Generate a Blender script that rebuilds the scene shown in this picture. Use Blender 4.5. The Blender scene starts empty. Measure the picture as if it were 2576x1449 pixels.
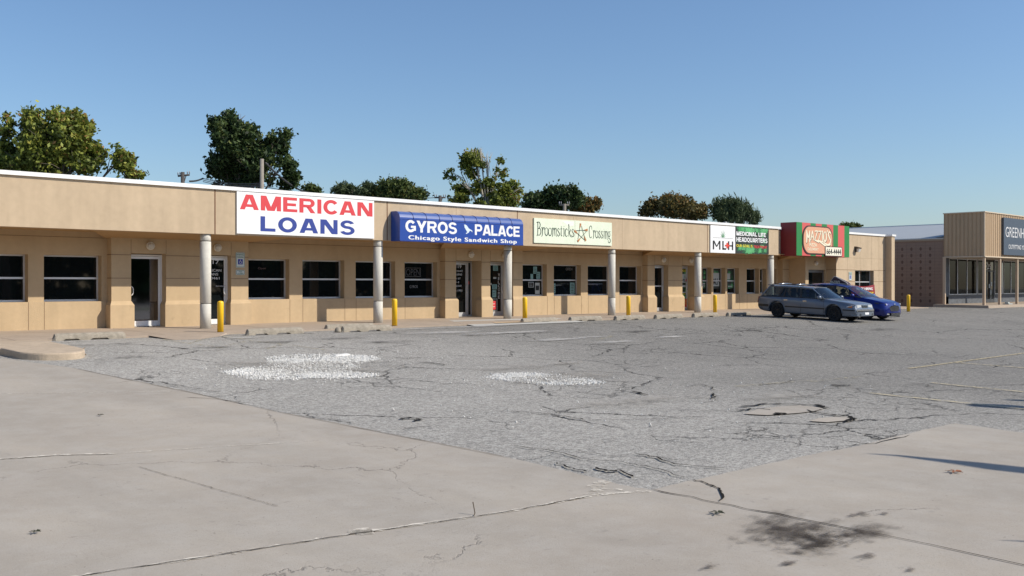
import bpy, bmesh, math, random
import numpy as np
from mathutils import Vector, Matrix
random.seed(7); RNG = np.random.default_rng(7)
R = math.radians
SC = bpy.context.scene
COL = SC.collection

# ------------------------------------------------------------------ camera, sky, sun, exposure
# world: X runs along the shop front, Y goes away from the street, z = 0 is the eye height of the photographer
FPX, CX, HY = 2550.0, 1288.0, 715.0          # focal length, centre column and horizon row of a 2576 px wide picture
AZ = math.atan2(3930 - CX, FPX)
cam = bpy.data.cameras.new('camera'); camo = bpy.data.objects.new('camera', cam); COL.objects.link(camo)
cam.sensor_width = 36.0; cam.lens = FPX / 2576 * 36; cam.clip_end = 3000; cam.clip_start = 0.1
camo.location = (0, 0, 0)
camo.rotation_euler = (R(90) - math.atan2(724.5 - HY, FPX), 0, AZ - R(90))
SC.camera = camo
SUN_EL, SUN_AZ = R(38.8), R(35)              # azimuth measured from the normal of the shop front towards +X
SUN_V = Vector((math.sin(SUN_AZ) * math.cos(SUN_EL), -math.cos(SUN_AZ) * math.cos(SUN_EL), math.sin(SUN_EL)))
W = bpy.data.worlds.new('World'); SC.world = W; W.use_nodes = True
wn = W.node_tree.nodes; bg = wn['Background']
sky = wn.new('ShaderNodeTexSky'); sky.sky_type = 'NISHITA'; sky.sun_disc = False
sky.sun_elevation = SUN_EL; sky.sun_rotation = math.pi - SUN_AZ
sky.altitude = 300; sky.air_density = 1.1; sky.dust_density = 1.0; sky.ozone_density = 5.8
W.node_tree.links.new(sky.outputs[0], bg.inputs[0]); bg.inputs[1].default_value = 0.133
sl = bpy.data.lights.new('sun', 'SUN'); sl.energy = 5.0; sl.angle = R(0.53); sl.color = (1.0, 0.925, 0.80)
so = bpy.data.objects.new('sun', sl); COL.objects.link(so)
so.rotation_euler = (-SUN_V).to_track_quat('-Z', 'Y').to_euler()
SC.view_settings.view_transform = 'Standard'; SC.view_settings.look = 'None'
SC.view_settings.exposure = 0.0; SC.view_settings.gamma = 1.0

# ------------------------------------------------------------------ measuring helpers
VW = (math.cos(AZ), math.sin(AZ)); RT = (math.sin(AZ), -math.cos(AZ))
def S(px, D):                                 # along-front coordinate seen in column px on the plane Y = D
    u = (px - CX) / FPX; t = D / (VW[1] + u * RT[1])
    return t * (VW[0] + u * RT[0])
def ZZ(px, py, D):
    u = (px - CX) / FPX; t = D / (VW[1] + u * RT[1])
    return t * (HY - py) / FPX
HT = [(-200, -2.6), (-60, -2.3), (-10, -2.13), (0, -2.12), (5, -2.10), (8.6, -2.06), (11, -2.02), (14, -1.93), (16, -1.83),
      (18, -1.72), (19.5, -1.62), (21, -1.53), (22.2, -1.47), (23.5, -1.43), (24.5, -1.425), (26, -1.41), (40, -1.41), (400, -1.41)]
def H(D):
    for (a, za), (b, zb) in zip(HT, HT[1:]):
        if D <= b: return za + (zb - za) * max(0, (D - a)) / (b - a)
    return HT[-1][1]
def gp(px, py, up=0.0):                       # where the sight line through a pixel meets the lot
    u = (px - CX) / FPX; v = (HY - py) / FPX
    dx, dy = VW[0] + u * RT[0], VW[1] + u * RT[1]
    lo, hi = 0.5, 400.0
    for _ in range(60):
        t = (lo + hi) / 2
        if t * v > H(t * dy) + up: lo = t
        else: hi = t
    return (lo * dx, lo * dy)
def far(px, py, Z):                           # a point at distance Z along the view axis
    u = (px - CX) / FPX
    return Vector((Z * (VW[0] + u * RT[0]), Z * (VW[1] + u * RT[1]), Z * (HY - py) / FPX))

# ------------------------------------------------------------------ materials
MATS = {}
def nt(m): return m.node_tree.nodes, m.node_tree.links
def mat(name, col, rough=0.7, metal=0.0, spec=0.5, var=0.0, vscale=3.0, bump=0.0, bscale=60.0, coat=0.0, streak=0.0, dirt=0.0):
    if name in MATS: return MATS[name]
    m = bpy.data.materials.new(name); m.use_nodes = True; n, l = nt(m); b = n['Principled BSDF']
    b.inputs['Base Color'].default_value = (*col, 1); b.inputs['Roughness'].default_value = rough
    b.inputs['Metallic'].default_value = metal; b.inputs['Specular IOR Level'].default_value = spec
    b.inputs['Coat Weight'].default_value = coat; b.inputs['Coat Roughness'].default_value = 0.05
    tc = n.new('ShaderNodeTexCoord')
    if var > 0 or streak > 0 or dirt > 0:
        cur = None
        base = n.new('ShaderNodeRGB'); base.outputs[0].default_value = (*col, 1); cur = base.outputs[0]
        def mul(cur, fac_out, lo, hi):
            mr = n.new('ShaderNodeMapRange'); mr.inputs[1].default_value = 0.3; mr.inputs[2].default_value = 0.7
            mr.inputs[3].default_value = lo; mr.inputs[4].default_value = hi; l.new(fac_out, mr.inputs[0])
            v = n.new('ShaderNodeVectorMath'); v.operation = 'SCALE'; l.new(cur, v.inputs[0]); l.new(mr.outputs[0], v.inputs['Scale'])
            return v.outputs[0]
        if var > 0:
            t = n.new('ShaderNodeTexNoise'); t.inputs['Scale'].default_value = vscale; t.inputs['Detail'].default_value = 6
            t.inputs['Roughness'].default_value = 0.65; l.new(tc.outputs['Object'], t.inputs['Vector'])
            cur = mul(cur, t.outputs[0], 1 - var, 1 + var)
            t2 = n.new('ShaderNodeTexNoise'); t2.inputs['Scale'].default_value = vscale * 9; t2.inputs['Detail'].default_value = 3
            l.new(tc.outputs['Object'], t2.inputs['Vector']); cur = mul(cur, t2.outputs[0], 1 - var * .5, 1 + var * .5)
        if streak > 0:
            mp = n.new('ShaderNodeMapping'); mp.inputs['Scale'].default_value = (2.2, 2.2, 0.25); l.new(tc.outputs['Object'], mp.inputs[0])
            t = n.new('ShaderNodeTexNoise'); t.inputs['Scale'].default_value = 1.5; t.inputs['Detail'].default_value = 5
            l.new(mp.outputs[0], t.inputs['Vector']); cur = mul(cur, t.outputs[0], 1 - streak, 1 + streak * .7)
        if dirt > 0:
            t = n.new('ShaderNodeTexNoise'); t.inputs['Scale'].default_value = 2.7; t.inputs['Detail'].default_value = 9; t.inputs['Roughness'].default_value = .75
            l.new(tc.outputs['Object'], t.inputs['Vector'])
            mr = n.new('ShaderNodeMapRange'); mr.inputs[1].default_value = .60; mr.inputs[2].default_value = .75; mr.inputs[3].default_value = 1; mr.inputs[4].default_value = 1 - dirt
            l.new(t.outputs[0], mr.inputs[0]); v = n.new('ShaderNodeVectorMath'); v.operation = 'SCALE'; l.new(cur, v.inputs[0]); l.new(mr.outputs[0], v.inputs['Scale']); cur = v.outputs[0]
        l.new(cur, b.inputs['Base Color'])
    if bump > 0:
        t = n.new('ShaderNodeTexNoise'); t.inputs['Scale'].default_value = bscale; t.inputs['Detail'].default_value = 4
        l.new(tc.outputs['Object'], t.inputs['Vector'])
        bp = n.new('ShaderNodeBump'); bp.inputs['Strength'].default_value = bump; bp.inputs['Distance'].default_value = 0.01
        l.new(t.outputs[0], bp.inputs['Height']); l.new(bp.outputs[0], b.inputs['Normal'])
    MATS[name] = m
    return m

STUCCO = mat('tan stucco', (.495, .370, .228), .93, spec=.15, var=.05, vscale=.8, bump=.55, bscale=70, streak=.035)
STUCCO_F = mat('pale tan fascia stucco', (.50, .39, .27), .93, spec=.15, var=.07, vscale=.6, bump=.5, bscale=70, streak=.075, dirt=.09)
PLINTH = mat('tan plinth stucco', (.495, .370, .230), .93, spec=.15, var=.055, vscale=1.0, bump=.6, bscale=60, streak=.05, dirt=.28)
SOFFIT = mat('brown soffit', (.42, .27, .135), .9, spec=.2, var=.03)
JOINT = mat('joint shadow gap', (.16, .085, .05), .95, spec=.1)
WHITE_M = mat('white metal trim', (.80, .80, .79), .45, var=.03, vscale=2, streak=.03)
ALU = mat('pale aluminium', (.62, .62, .62), .38, metal=.35, var=.04)
GLASSM = mat('dark tinted glass', (.006, .008, .009), .03, spec=.5)
GLASSM.node_tree.nodes['Principled BSDF'].inputs['IOR'].default_value = 1.5
CONC_COL = mat('pale column concrete', (.58, .555, .495), .9, spec=.2, var=.06, vscale=7, bump=.8, bscale=90, streak=.06)
BLACK = mat('black rubber', (.012, .012, .013), .6)
DARKROOM = mat('dark interior', (.01, .01, .01), .9, spec=.05)

def schlick(n, l, k=1.0, b=.04):              # reflectance that is the same from both sides of a pane
    w = n.new('ShaderNodeLayerWeight'); w.inputs[0].default_value = .5; p = n.new('ShaderNodeMath'); p.operation = 'POWER'; l.new(w.outputs['Facing'], p.inputs[0]); p.inputs[1].default_value = 5
    q = n.new('ShaderNodeMath'); q.operation = 'MULTIPLY_ADD'; l.new(p.outputs[0], q.inputs[0]); q.inputs[1].default_value = k * (1 - b); q.inputs[2].default_value = k * b; return q.outputs[0]
# ------------------------------------------------------------------ mesh helper
ORG = {}
class MB:
    def __init__(s): s.v = []; s.f = []; s.m = []; s.k = 0; s.smooth = []
    def add(s, vs, fs, smooth=False):
        o = len(s.v); s.v += [tuple(p) for p in vs]
        for f in fs: s.f.append([o + i for i in f]); s.m.append(s.k); s.smooth.append(smooth)
        return s
    def quad(s, a, b, c, d): return s.add([a, b, c, d], [(0, 1, 2, 3)])
    def poly(s, pts): return s.add(pts, [tuple(range(len(pts)))])
    def box(s, x0, x1, y0, y1, z0, z1):
        if x1 < x0: x0, x1 = x1, x0
        if y1 < y0: y0, y1 = y1, y0
        if z1 < z0: z0, z1 = z1, z0
        v = [(x0, y0, z0), (x1, y0, z0), (x1, y1, z0), (x0, y1, z0), (x0, y0, z1), (x1, y0, z1), (x1, y1, z1), (x0, y1, z1)]
        return s.add(v, [(0, 3, 2, 1), (4, 5, 6, 7), (0, 1, 5, 4), (1, 2, 6, 5), (2, 3, 7, 6), (3, 0, 4, 7)])
    def hexa(s, bot, top):                    # two quads with the same winding
        return s.add(list(bot) + list(top), [(3, 2, 1, 0), (4, 5, 6, 7), (0, 1, 5, 4), (1, 2, 6, 5), (2, 3, 7, 6), (3, 0, 4, 7)])
    def lathe(s, prof, c, n=24, ax='z', smooth=True):
        o = []
        for (r, h) in prof:
            for i in range(n):
                a = 2 * math.pi * i / n; p, q = r * math.cos(a), r * math.sin(a)
                if ax == 'z': o.append((c[0] + p, c[1] + q, c[2] + h))
                elif ax == 'y': o.append((c[0] + p, c[1] + h, c[2] + q))
                else: o.append((c[0] + h, c[1] + p, c[2] + q))
        fs = []
        for k in range(len(prof) - 1):
            for i in range(n):
                j = (i + 1) % n; fs.append((k * n + i, k * n + j, (k + 1) * n + j, (k + 1) * n + i))
        fs.append(tuple(range(n - 1, -1, -1))); fs.append(tuple((len(prof) - 1) * n + i for i in range(n)))
        return s.add(o, fs, smooth)
    def tube(s, pts, r, n=8, smooth=True):
        pts = [Vector(p) for p in pts]; rr = r if isinstance(r, (list, tuple)) else [r] * len(pts)
        o = []
        for i, p in enumerate(pts):
            d = (pts[min(i + 1, len(pts) - 1)] - pts[max(i - 1, 0)]).normalized()
            a = d.orthogonal().normalized() if i == 0 else (a - d * a.dot(d)).normalized()
            b = d.cross(a)
            for k in range(n):
                t = 2 * math.pi * k / n; o.append(p + (a * math.cos(t) + b * math.sin(t)) * rr[i])
        fs = []
        for k in range(len(pts) - 1):
            for i in range(n):
                j = (i + 1) % n; fs.append((k * n + i, k * n + j, (k + 1) * n + j, (k + 1) * n + i))
        fs.append(tuple(range(n - 1, -1, -1))); fs.append(tuple((len(pts) - 1) * n + i for i in range(n)))
        return s.add(o, fs, smooth)
    def extr(s, pts2, fn, t):                 # prism: 2-D outline through fn(x, y, depth)
        n = len(pts2); v = [fn(x, y, 0) for x, y in pts2] + [fn(x, y, t) for x, y in pts2]
        fs = [tuple(range(n)), tuple(range(2 * n - 1, n - 1, -1))] + [(i, i + n, (i + 1) % n + n, (i + 1) % n) for i in range(n)]
        return s.add(v, fs)
    def build(s, name, mats, parent=None, fix=True):
        me = bpy.data.meshes.new(name)
        og = ORG.get(parent.name, Vector((0, 0, 0))) if parent else Vector((0, 0, 0))
        me.from_pydata([(p[0] - og.x, p[1] - og.y, p[2] - og.z) for p in s.v], [], s.f)
        if not isinstance(mats, (list, tuple)): mats = [mats]
        for m in mats: me.materials.append(m)
        me.polygons.foreach_set('material_index', s.m); me.polygons.foreach_set('use_smooth', s.smooth)
        if fix:
            bm = bmesh.new(); bm.from_mesh(me); bmesh.ops.recalc_face_normals(bm, faces=bm.faces); bm.to_mesh(me); bm.free()
        me.update()
        o = bpy.data.objects.new(name, me); COL.objects.link(o)
        if parent: o.parent = parent
        ORG[o.name] = og
        return o
def tag(o, label=None, cat=None, group=None, kind=None):
    if label: o['label'] = label
    if cat: o['category'] = cat
    if group: o['group'] = group
    if kind: o['kind'] = kind
    return o
def thing(name, loc, label, cat, group=None):
    o = bpy.data.objects.new(name, None); o.empty_display_size = .2; COL.objects.link(o); o.location = loc
    ORG[o.name] = Vector(loc)
    return tag(o, label, cat, group)
def dup(o, loc=None, label=None, parent=None, rz=None):
    kids = [c for c in bpy.data.objects if c.parent == o]
    c = o.copy(); COL.objects.link(c); c.parent = parent
    if loc is not None: c.location = loc
    if rz is not None: c.rotation_euler = (0, 0, rz)
    if label: c['label'] = label
    for k in kids: dup(k, parent=c)
    return c
def rebase(mbobj, newloc):                    # a single-mesh thing gets its origin at its own base
    L = Vector(newloc); mbobj.data.transform(Matrix.Translation(-L)); mbobj.location = L; return mbobj

# ------------------------------------------------------------------ lettering
def text_mesh(txt, bold=0.0, spacing=1.0, extrude=0.0):
    cu = bpy.data.curves.new('t', 'FONT'); cu.body = txt; cu.offset = bold; cu.space_character = spacing; cu.extrude = extrude
    cu.resolution_u = 4
    ob = bpy.data.objects.new('t', cu); COL.objects.link(ob)
    bpy.context.view_layer.update()
    me = bpy.data.meshes.new_from_object(ob.evaluated_get(bpy.context.evaluated_depsgraph_get()))
    bpy.data.objects.remove(ob); bpy.data.curves.remove(cu)
    return me
def write(txt, s0, s1, z0, z1, D, m, parent, name='lettering', bold=.02, spacing=1.0, depth=.008, xdir=(1, 0), shear=0.0, heavy=0.0):
    """fit the glyph box into [s0,s1] x [z0,z1] on the plane Y = D (xdir turns the plane about its left end)"""
    me = text_mesh(txt, 0 if heavy else min(bold, .01), spacing, .01)
    if heavy:                                 # thicken the strokes sideways with shifted copies
        bm = bmesh.new(); 
        for k, (dx, dy) in enumerate(((0, 0), (-heavy, heavy * .25), (heavy, -heavy * .25), (-heavy * .5, -heavy * .25), (heavy * .5, heavy * .25))):
            q = me.copy(); q.transform(Matrix.Translation((dx, dy, k * .0012))); bm.from_mesh(q); bpy.data.meshes.remove(q)
        bm.to_mesh(me); bm.free()
    co = np.empty(len(me.vertices) * 3, 'f'); me.vertices.foreach_get('co', co); co = co.reshape(-1, 3)
    lo, hi = co.min(0), co.max(0); u = (co - lo) / np.maximum(hi - lo, 1e-6)
    og = ORG[parent.name]; x = (s1 - s0) * u[:, 0] + shear * u[:, 1]; z = z0 + (z1 - z0) * u[:, 1]
    out = np.stack([s0 + x * xdir[0] - og.x, D + x * xdir[1] - depth * u[:, 2] - og.y, z - og.z], 1)
    me.vertices.foreach_set('co', out.astype('f').ravel()); me.materials.clear(); me.materials.append(m); me.update()
    o = bpy.data.objects.new(name, me); COL.objects.link(o); o.parent = parent; ORG[o.name] = og
    return o
def block(txt, s0, s1, z0, z1, D, m, parent, gap=.14):
    """heavy block capitals built from bars, slanted bars and ring segments, one lettering mesh per line"""
    Q = lambda x0, y0, x1, y1: [[(x0, y0), (x1, y0), (x1, y1), (x0, y1)]]
    Pp = lambda a, b, w, y0=0, y1=1: [[(a - w / 2, y0), (a + w / 2, y0), (b + w / 2, y1), (b - w / 2, y1)]]
    def E(cx, cy, rx, ry, tx, ty, a0, a1, n=14):
        o = []
        for k in range(n):
            q = []
            for t, r in ((k, 1), (k + 1, 1), (k + 1, 0), (k, 0)):
                a = R(a0 + (a1 - a0) * t / n); q.append((cx + (rx if r else rx - tx) * math.cos(a), cy + (ry if r else ry - ty) * math.sin(a)))
            o.append(q)
        return o
    st = Q(0, 0, .26, 1); G = {
     'A': (1.10, Pp(.15, .50, .29) + Pp(.97, .62, .29) + Q(.26, .18, .86, .36)), 'M': (1.22, st + Q(.96, 0, 1.22, 1) + Pp(.55, .17, .32) + Pp(.67, 1.05, .32)),
     'E': (.88, st + Q(.26, .8, .86, 1) + Q(.26, .41, .80, .60) + Q(.26, 0, .88, .2)), 'F': (.82, st + Q(.26, .8, .82, 1) + Q(.26, .39, .76, .58)),
     'R': (1.02, st + Q(.26, .8, .62, 1) + Q(.26, .38, .62, .57) + E(.62, .69, .36, .31, .25, .19, -90, 90) + Pp(.87, .60, .30, 0, .40)), 'P': (.96, st + Q(.26, .8, .6, 1) + Q(.26, .34, .6, .54) + E(.6, .67, .36, .33, .25, .2, -90, 90)),
     'I': (.26, st), 'C': (.93, E(.52, .5, .52, .52, .26, .22, 38, 322, 26)), 'G': (1.06, E(.53, .5, .53, .52, .26, .22, 38, 318, 26) + Q(.56, .36, 1.06, .54) + Q(.82, .12, 1.06, .37)),
     'N': (1.06, st + Q(.80, 0, 1.06, 1) + Pp(.87, .19, .34)), 'L': (.84, st + Q(.26, 0, .84, .21)), 'O': (1.08, E(.54, .5, .54, .52, .26, .22, 0, 360, 32)),
     'S': (.94, E(.47, .72, .44, .30, .25, .19, 18, 270, 18) + E(.46, .295, .47, .315, .25, .19, -162, 90, 18)), 'Y': (1.04, Pp(.52, .15, .30, .36, 1) + Pp(.52, .89, .30, .36, 1) + Q(.39, 0, .65, .42)),
     'D': (1.02, st + Q(.26, .8, .5, 1) + Q(.26, 0, .5, .2) + E(.5, .5, .52, .5, .26, .2, -90, 90, 18)), 'H': (1.02, st + Q(.76, 0, 1.02, 1) + Q(.26, .41, .76, .61)),
     'U': (1.02, Q(0, .38, .26, 1) + Q(.76, .38, 1.02, 1) + E(.51, .38, .51, .40, .26, .21, 180, 360, 16)), 'T': (.94, Q(.34, 0, .60, .8) + Q(0, .8, .94, 1)), 'Q': (1.08, E(.54, .5, .54, .52, .26, .22, 0, 360, 32) + Pp(.98, .66, .26, -.08, .26)), ' ': (.42, [])}
    tot = sum(G[c][0] for c in txt) + gap * (len(txt) - 1); k = (s1 - s0) / tot; x = s0; g = MB(); i = 0
    for c in txt:
        for q in G[c][1]: g.poly([(x + a * k, D - .003 - .0003 * (i % 5), z0 + b * (z1 - z0)) for a, b in q]); i += 1
        x += (G[c][0] + gap) * k
    return g.build('lettering', m, parent, fix=False)
def cat(pts, n=6):                            # Catmull-Rom through points
    if len(pts) < 3: return pts
    P = [pts[0]] + list(pts) + [pts[-1]]; out = []
    for i in range(1, len(P) - 2):
        for k in range(n):
            t = k / n; a, b, c, d = P[i - 1], P[i], P[i + 1], P[i + 2]
            out.append(tuple(.5 * (2 * b[j] + (c[j] - a[j]) * t + (2 * a[j] - 5 * b[j] + 4 * c[j] - d[j]) * t * t + (3 * b[j] - a[j] - 3 * c[j] + d[j]) * t ** 3) for j in (0, 1)))
    out.append(pts[-1]); return out
def ribbon(mb, pts, w, fn, taper=.35, curve=True):
    p = cat(pts) if curve else pts; n = len(p); L = []; Rr = []
    for i in range(n):
        a, b = p[max(i - 1, 0)], p[min(i + 1, n - 1)]; dx, dy = b[0] - a[0], b[1] - a[1]; q = math.hypot(dx, dy) or 1
        t = i / (n - 1); ww = w * (taper + (1 - taper) * math.sin(math.pi * min(max(t, .08), .92)))
        L.append((p[i][0] - dy / q * ww / 2, p[i][1] + dx / q * ww / 2)); Rr.append((p[i][0] + dy / q * ww / 2, p[i][1] - dx / q * ww / 2))
    v = [fn(*a) for a in L] + [fn(*a) for a in Rr]
    mb.add(v, [(i, i + 1, n + i + 1, n + i) for i in range(n - 1)])
GL = {  # stroke letters, x-height .6
 'B': (.55, [[(0, .98), (.12, 1), (.14, .5), (.1, .02), (0, -.06)], [(.0, .98), (.3, 1.02), (.42, .8), (.3, .56), (.14, .53)], [(.14, .53), (.42, .5), (.5, .25), (.36, .02), (.1, .02)]]),
 'r': (.4, [[(0, .56), (.1, .62), (.14, .3), (.1, 0), (0, -.1)], [(.14, .35), (.24, .6), (.36, .58), (.34, .44)]]),
 'o': (.42, [[(.2, .62), (.04, .5), (.03, .15), (.19, 0), (.35, .14), (.36, .48), (.2, .62)]]),
 'm': (.62, [[(0, .56), (.08, .62), (.12, .3), (.08, 0), (0, -.08)], [(.12, .4), (.24, .62), (.32, .5), (.3, 0)], [(.32, .42), (.44, .62), (.53, .5), (.5, .05), (.58, -.04)]]),
 's': (.38, [[(.3, .5), (.18, .62), (.07, .48), (.2, .32), (.32, .15), (.18, 0), (.03, .08), (.1, .18)]]),
 't': (.34, [[(.14, .82), (.12, .4), (.13, .06), (.26, .04)], [(0, .58), (.28, .6)]]),
 'i': (.24, [[(.04, .58), (.12, .6), (.12, .1), (.06, -.04)], [(.1, .76), (.13, .8)]]),
 'c': (.38, [[(.33, .5), (.2, .62), (.06, .5), (.04, .15), (.18, 0), (.33, .1)]]),
 'k': (.42, [[(0, .9), (.1, .96), (.1, .4), (.08, 0)], [(.34, .62), (.22, .4), (.1, .32)], [(.14, .34), (.28, .1), (.42, -.06)]]),
 'C': (.55, [[(.42, .7), (.36, .96), (.2, 1), (.05, .8), (.03, .3), (.14, .02), (.32, .0), (.42, .12)]]),
 'n': (.44, [[(0, .56), (.08, .62), (.12, .3), (.08, 0), (0, -.06)], [(.12, .4), (.26, .62), (.35, .5), (.33, 0), (.4, -.12)]]),
 'g': (.46, [[(.3, .55), (.18, .62), (.05, .45), (.1, .2), (.24, .16), (.34, .32), (.3, .55), (.42, .62)], [(.24, .16), (.12, .02), (.36, -.06), (.38, -.28), (.2, -.38), (.06, -.25), (.14, -.14)]]),
}
def strokes(mb, word, x0, x1, z0, capz, D, w, gl=GL):
    tot = sum(gl[c][0] for c in word); k = (x1 - x0) / tot; x = x0
    for c in word:
        for st in gl[c][1]: ribbon(mb, st, w, lambda a, b: (x + a * k, D, z0 + b * (capz - z0)))
        x += gl[c][0] * k
# ------------------------------------------------------------------ ground
def ground_mat(name, kind):
    m = bpy.data.materials.new(name); m.use_nodes = True; n, l = nt(m); b = n['Principled BSDF']
    b.inputs['Roughness'].default_value = .93; b.inputs['Specular IOR Level'].default_value = .25
    tc = n.new('ShaderNodeTexCoord'); co = tc.outputs['Object']
    def noise(sc, det=5, rough=.6, src=None, dist=0):
        t = n.new('ShaderNodeTexNoise'); t.inputs['Scale'].default_value = sc; t.inputs['Detail'].default_value = det
        t.inputs['Roughness'].default_value = rough; t.inputs['Distortion'].default_value = dist; l.new(src or co, t.inputs['Vector']); return t.outputs[0]
    def mr(src, a, c, lo, hi):
        t = n.new('ShaderNodeMapRange'); t.interpolation_type = 'SMOOTHSTEP'
        for i, v in enumerate((a, c, lo, hi)): t.inputs[i + 1].default_value = v
        l.new(src, t.inputs[0]); return t.outputs[0]
    def math_(op, a, c):
        t = n.new('ShaderNodeMath'); t.operation = op
        for i, v in enumerate((a, c)):
            if isinstance(v, (int, float)): t.inputs[i].default_value = v
            else: l.new(v, t.inputs[i])
        return t.outputs[0]
    def mix(f, a, c):
        t = n.new('ShaderNodeMix'); t.data_type = 'RGBA'
        if isinstance(f, (int, float)): t.inputs[0].default_value = f
        else: l.new(f, t.inputs[0])
        for i, v in ((6, a), (7, c)):
            if isinstance(v, tuple): t.inputs[i].default_value = (*v, 1)
            else: l.new(v, t.inputs[i])
        return t.outputs[2]
    def warp(amt, sc):
        t = n.new('ShaderNodeTexNoise'); t.inputs['Scale'].default_value = sc; t.inputs['Detail'].default_value = 6; t.inputs['Roughness'].default_value = .7; l.new(co, t.inputs['Vector'])
        a = n.new('ShaderNodeVectorMath'); a.operation = 'MULTIPLY_ADD'; l.new(t.outputs[1], a.inputs[0]); a.inputs[1].default_value = (amt,) * 3
        l.new(co, a.inputs[2]); return a.outputs[0]
    def crack(vs, amt, wsc, width, mask=None):
        v = n.new('ShaderNodeTexVoronoi'); v.feature = 'DISTANCE_TO_EDGE'; v.inputs['Scale'].default_value = vs; l.new(warp(amt, wsc), v.inputs['Vector'])
        c = mr(v.outputs['Distance'], 0, width, 1, 0)
        return math_('MULTIPLY', c, mask) if mask is not None else c
    if kind == 'asphalt':
        big = noise(.22, 6, .6); mid = noise(1.7, 6, .7); grit = noise(34, 3, .8); grit2 = noise(95, 2, .8)
        c = mix(mr(big, .35, .65, 0, 1), (.280, .266, .240), (.362, .342, .308))
        c = mix(mr(mid, .3, .7, 0, .5), c, (.41, .385, .345))
        c = mix(mr(noise(.6, 8, .75, dist=1.2), .60, .72, 0, .5), c, (.17, .166, .162))
        g3 = noise(13, 4, .75); c = mix(mr(g3, .34, .52, .75, 0), c, (.13, .125, .12)); c = mix(mr(g3, .52, .68, 0, .7), c, (.56, .56, .52))
        c = mix(mr(grit, .34, .60, .85, 0), c, (.12, .117, .113))
        c = mix(mr(grit2, .52, .75, 0, .75), c, (.66, .625, .56))
        g4 = noise(5.5, 7, .85); c = mix(mr(g4, .28, .42, .6, 0), c, (.11, .105, .10))
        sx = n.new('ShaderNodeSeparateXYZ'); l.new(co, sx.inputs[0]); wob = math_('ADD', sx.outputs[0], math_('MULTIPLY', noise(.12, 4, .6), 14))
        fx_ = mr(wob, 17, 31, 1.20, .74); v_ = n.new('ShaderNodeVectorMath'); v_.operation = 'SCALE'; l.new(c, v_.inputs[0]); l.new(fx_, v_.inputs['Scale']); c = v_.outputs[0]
        m1 = mr(noise(.35, 4, .6), .44, .60, 0, 1); m2 = mr(noise(.28, 4, .6, warp(0, 1)), .54, .66, 0, 1)
        k1 = crack(.33, .9, 1.1, .011, m1); k2 = crack(1.5, .5, 2.2, .022, m2)
        k = math_('MAXIMUM', k1, math_('MULTIPLY', k2, .75))
        c = mix(k, c, (.03, .028, .026))
        hgt = math_('SUBTRACT', math_('ADD', math_('MULTIPLY', grit, .5), math_('MULTIPLY', grit2, .35)), math_('MULTIPLY', k, 2.0))
        bd, bs = .022, .9
    else:
        big = noise(.35, 6, .6); mid = noise(2.3, 7, .7); grit = noise(60, 3, .8); spk = noise(13, 3, .8); f2 = noise(130, 2, .7)
        mp = n.new('ShaderNodeMapping'); mp.inputs['Scale'].default_value = (.9, .25, 1); mp.inputs['Rotation'].default_value = (0, 0, .15); l.new(co, mp.inputs[0])
        st = noise(.9, 6, .62, mp.outputs[0])
        c = mix(mr(big, .3, .7, 0, 1), (.345, .302, .252), (.412, .365, .305))
        c = mix(mr(st, .35, .68, 0, .5), c, (.285, .258, .222))
        c = mix(mr(mid, .35, .7, 0, .35), c, (.44, .41, .37))
        c = mix(mr(grit, .30, .46, .5, 0), c, (.20, .185, .165))
        c = mix(mr(f2, .56, .74, 0, .4), c, (.56, .53, .49))
        c = mix(mr(spk, .70, .73, 0, .8), c, (.09, .08, .065)); c = mix(mr(noise(7, 4, .7), .62, .72, 0, .35), c, (.22, .205, .185))
        k1 = crack(.16, .8, .8, .0022, mr(noise(.3, 3, .6), .46, .56, 0, .6))
        c = mix(k1, c, (.13, .115, .1))
        hgt = math_('SUBTRACT', math_('ADD', math_('MULTIPLY', grit, .35), math_('MULTIPLY', mid, .4)), math_('MULTIPLY', k1, 1.0))
        bd, bs = .012, .6
    l.new(c, b.inputs['Base Color'])
    bp = n.new('ShaderNodeBump'); bp.inputs['Strength'].default_value = bs; bp.inputs['Distance'].default_value = bd
    l.new(hgt, bp.inputs['Height']); l.new(bp.outputs[0], b.inputs['Normal'])
    return m
ASPH = ground_mat('weathered grey asphalt', 'asphalt'); CONC = ground_mat('worn concrete paving', 'concrete')

def sheet(name, pts, up, m, kind='structure', cuts=True):
    """a thin sheet with outline pts (world XY) that follows the fall of the lot, 'up' metres above it"""
    bm = bmesh.new(); vs = [bm.verts.new((x, y, 0)) for x, y in pts]; bm.faces.new(vs)
    bmesh.ops.triangulate(bm, faces=bm.faces[:], ngon_method='EAR_CLIP')
    if cuts:
        for (d, _) in HT[1:-1]:
            bmesh.ops.bisect_plane(bm, geom=bm.verts[:] + bm.edges[:] + bm.faces[:], plane_co=(0, d, 0), plane_no=(0, 1, 0), dist=1e-5)
    for v in bm.verts: v.co.z = H(v.co.y) + up
    bmesh.ops.recalc_face_normals(bm, faces=bm.faces)
    for f in bm.faces:
        if f.normal.z < 0: f.normal_flip()
    me = bpy.data.meshes.new(name); bm.to_mesh(me); bm.free(); me.materials.append(m)
    o = bpy.data.objects.new(name, me); COL.objects.link(o); ORG[o.name] = Vector((0, 0, 0))
    return tag(o, kind=kind)
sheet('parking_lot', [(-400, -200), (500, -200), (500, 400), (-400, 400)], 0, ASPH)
P = [gp(0, 903), gp(60, 905), gp(99, 905), gp(187, 928)]
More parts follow.
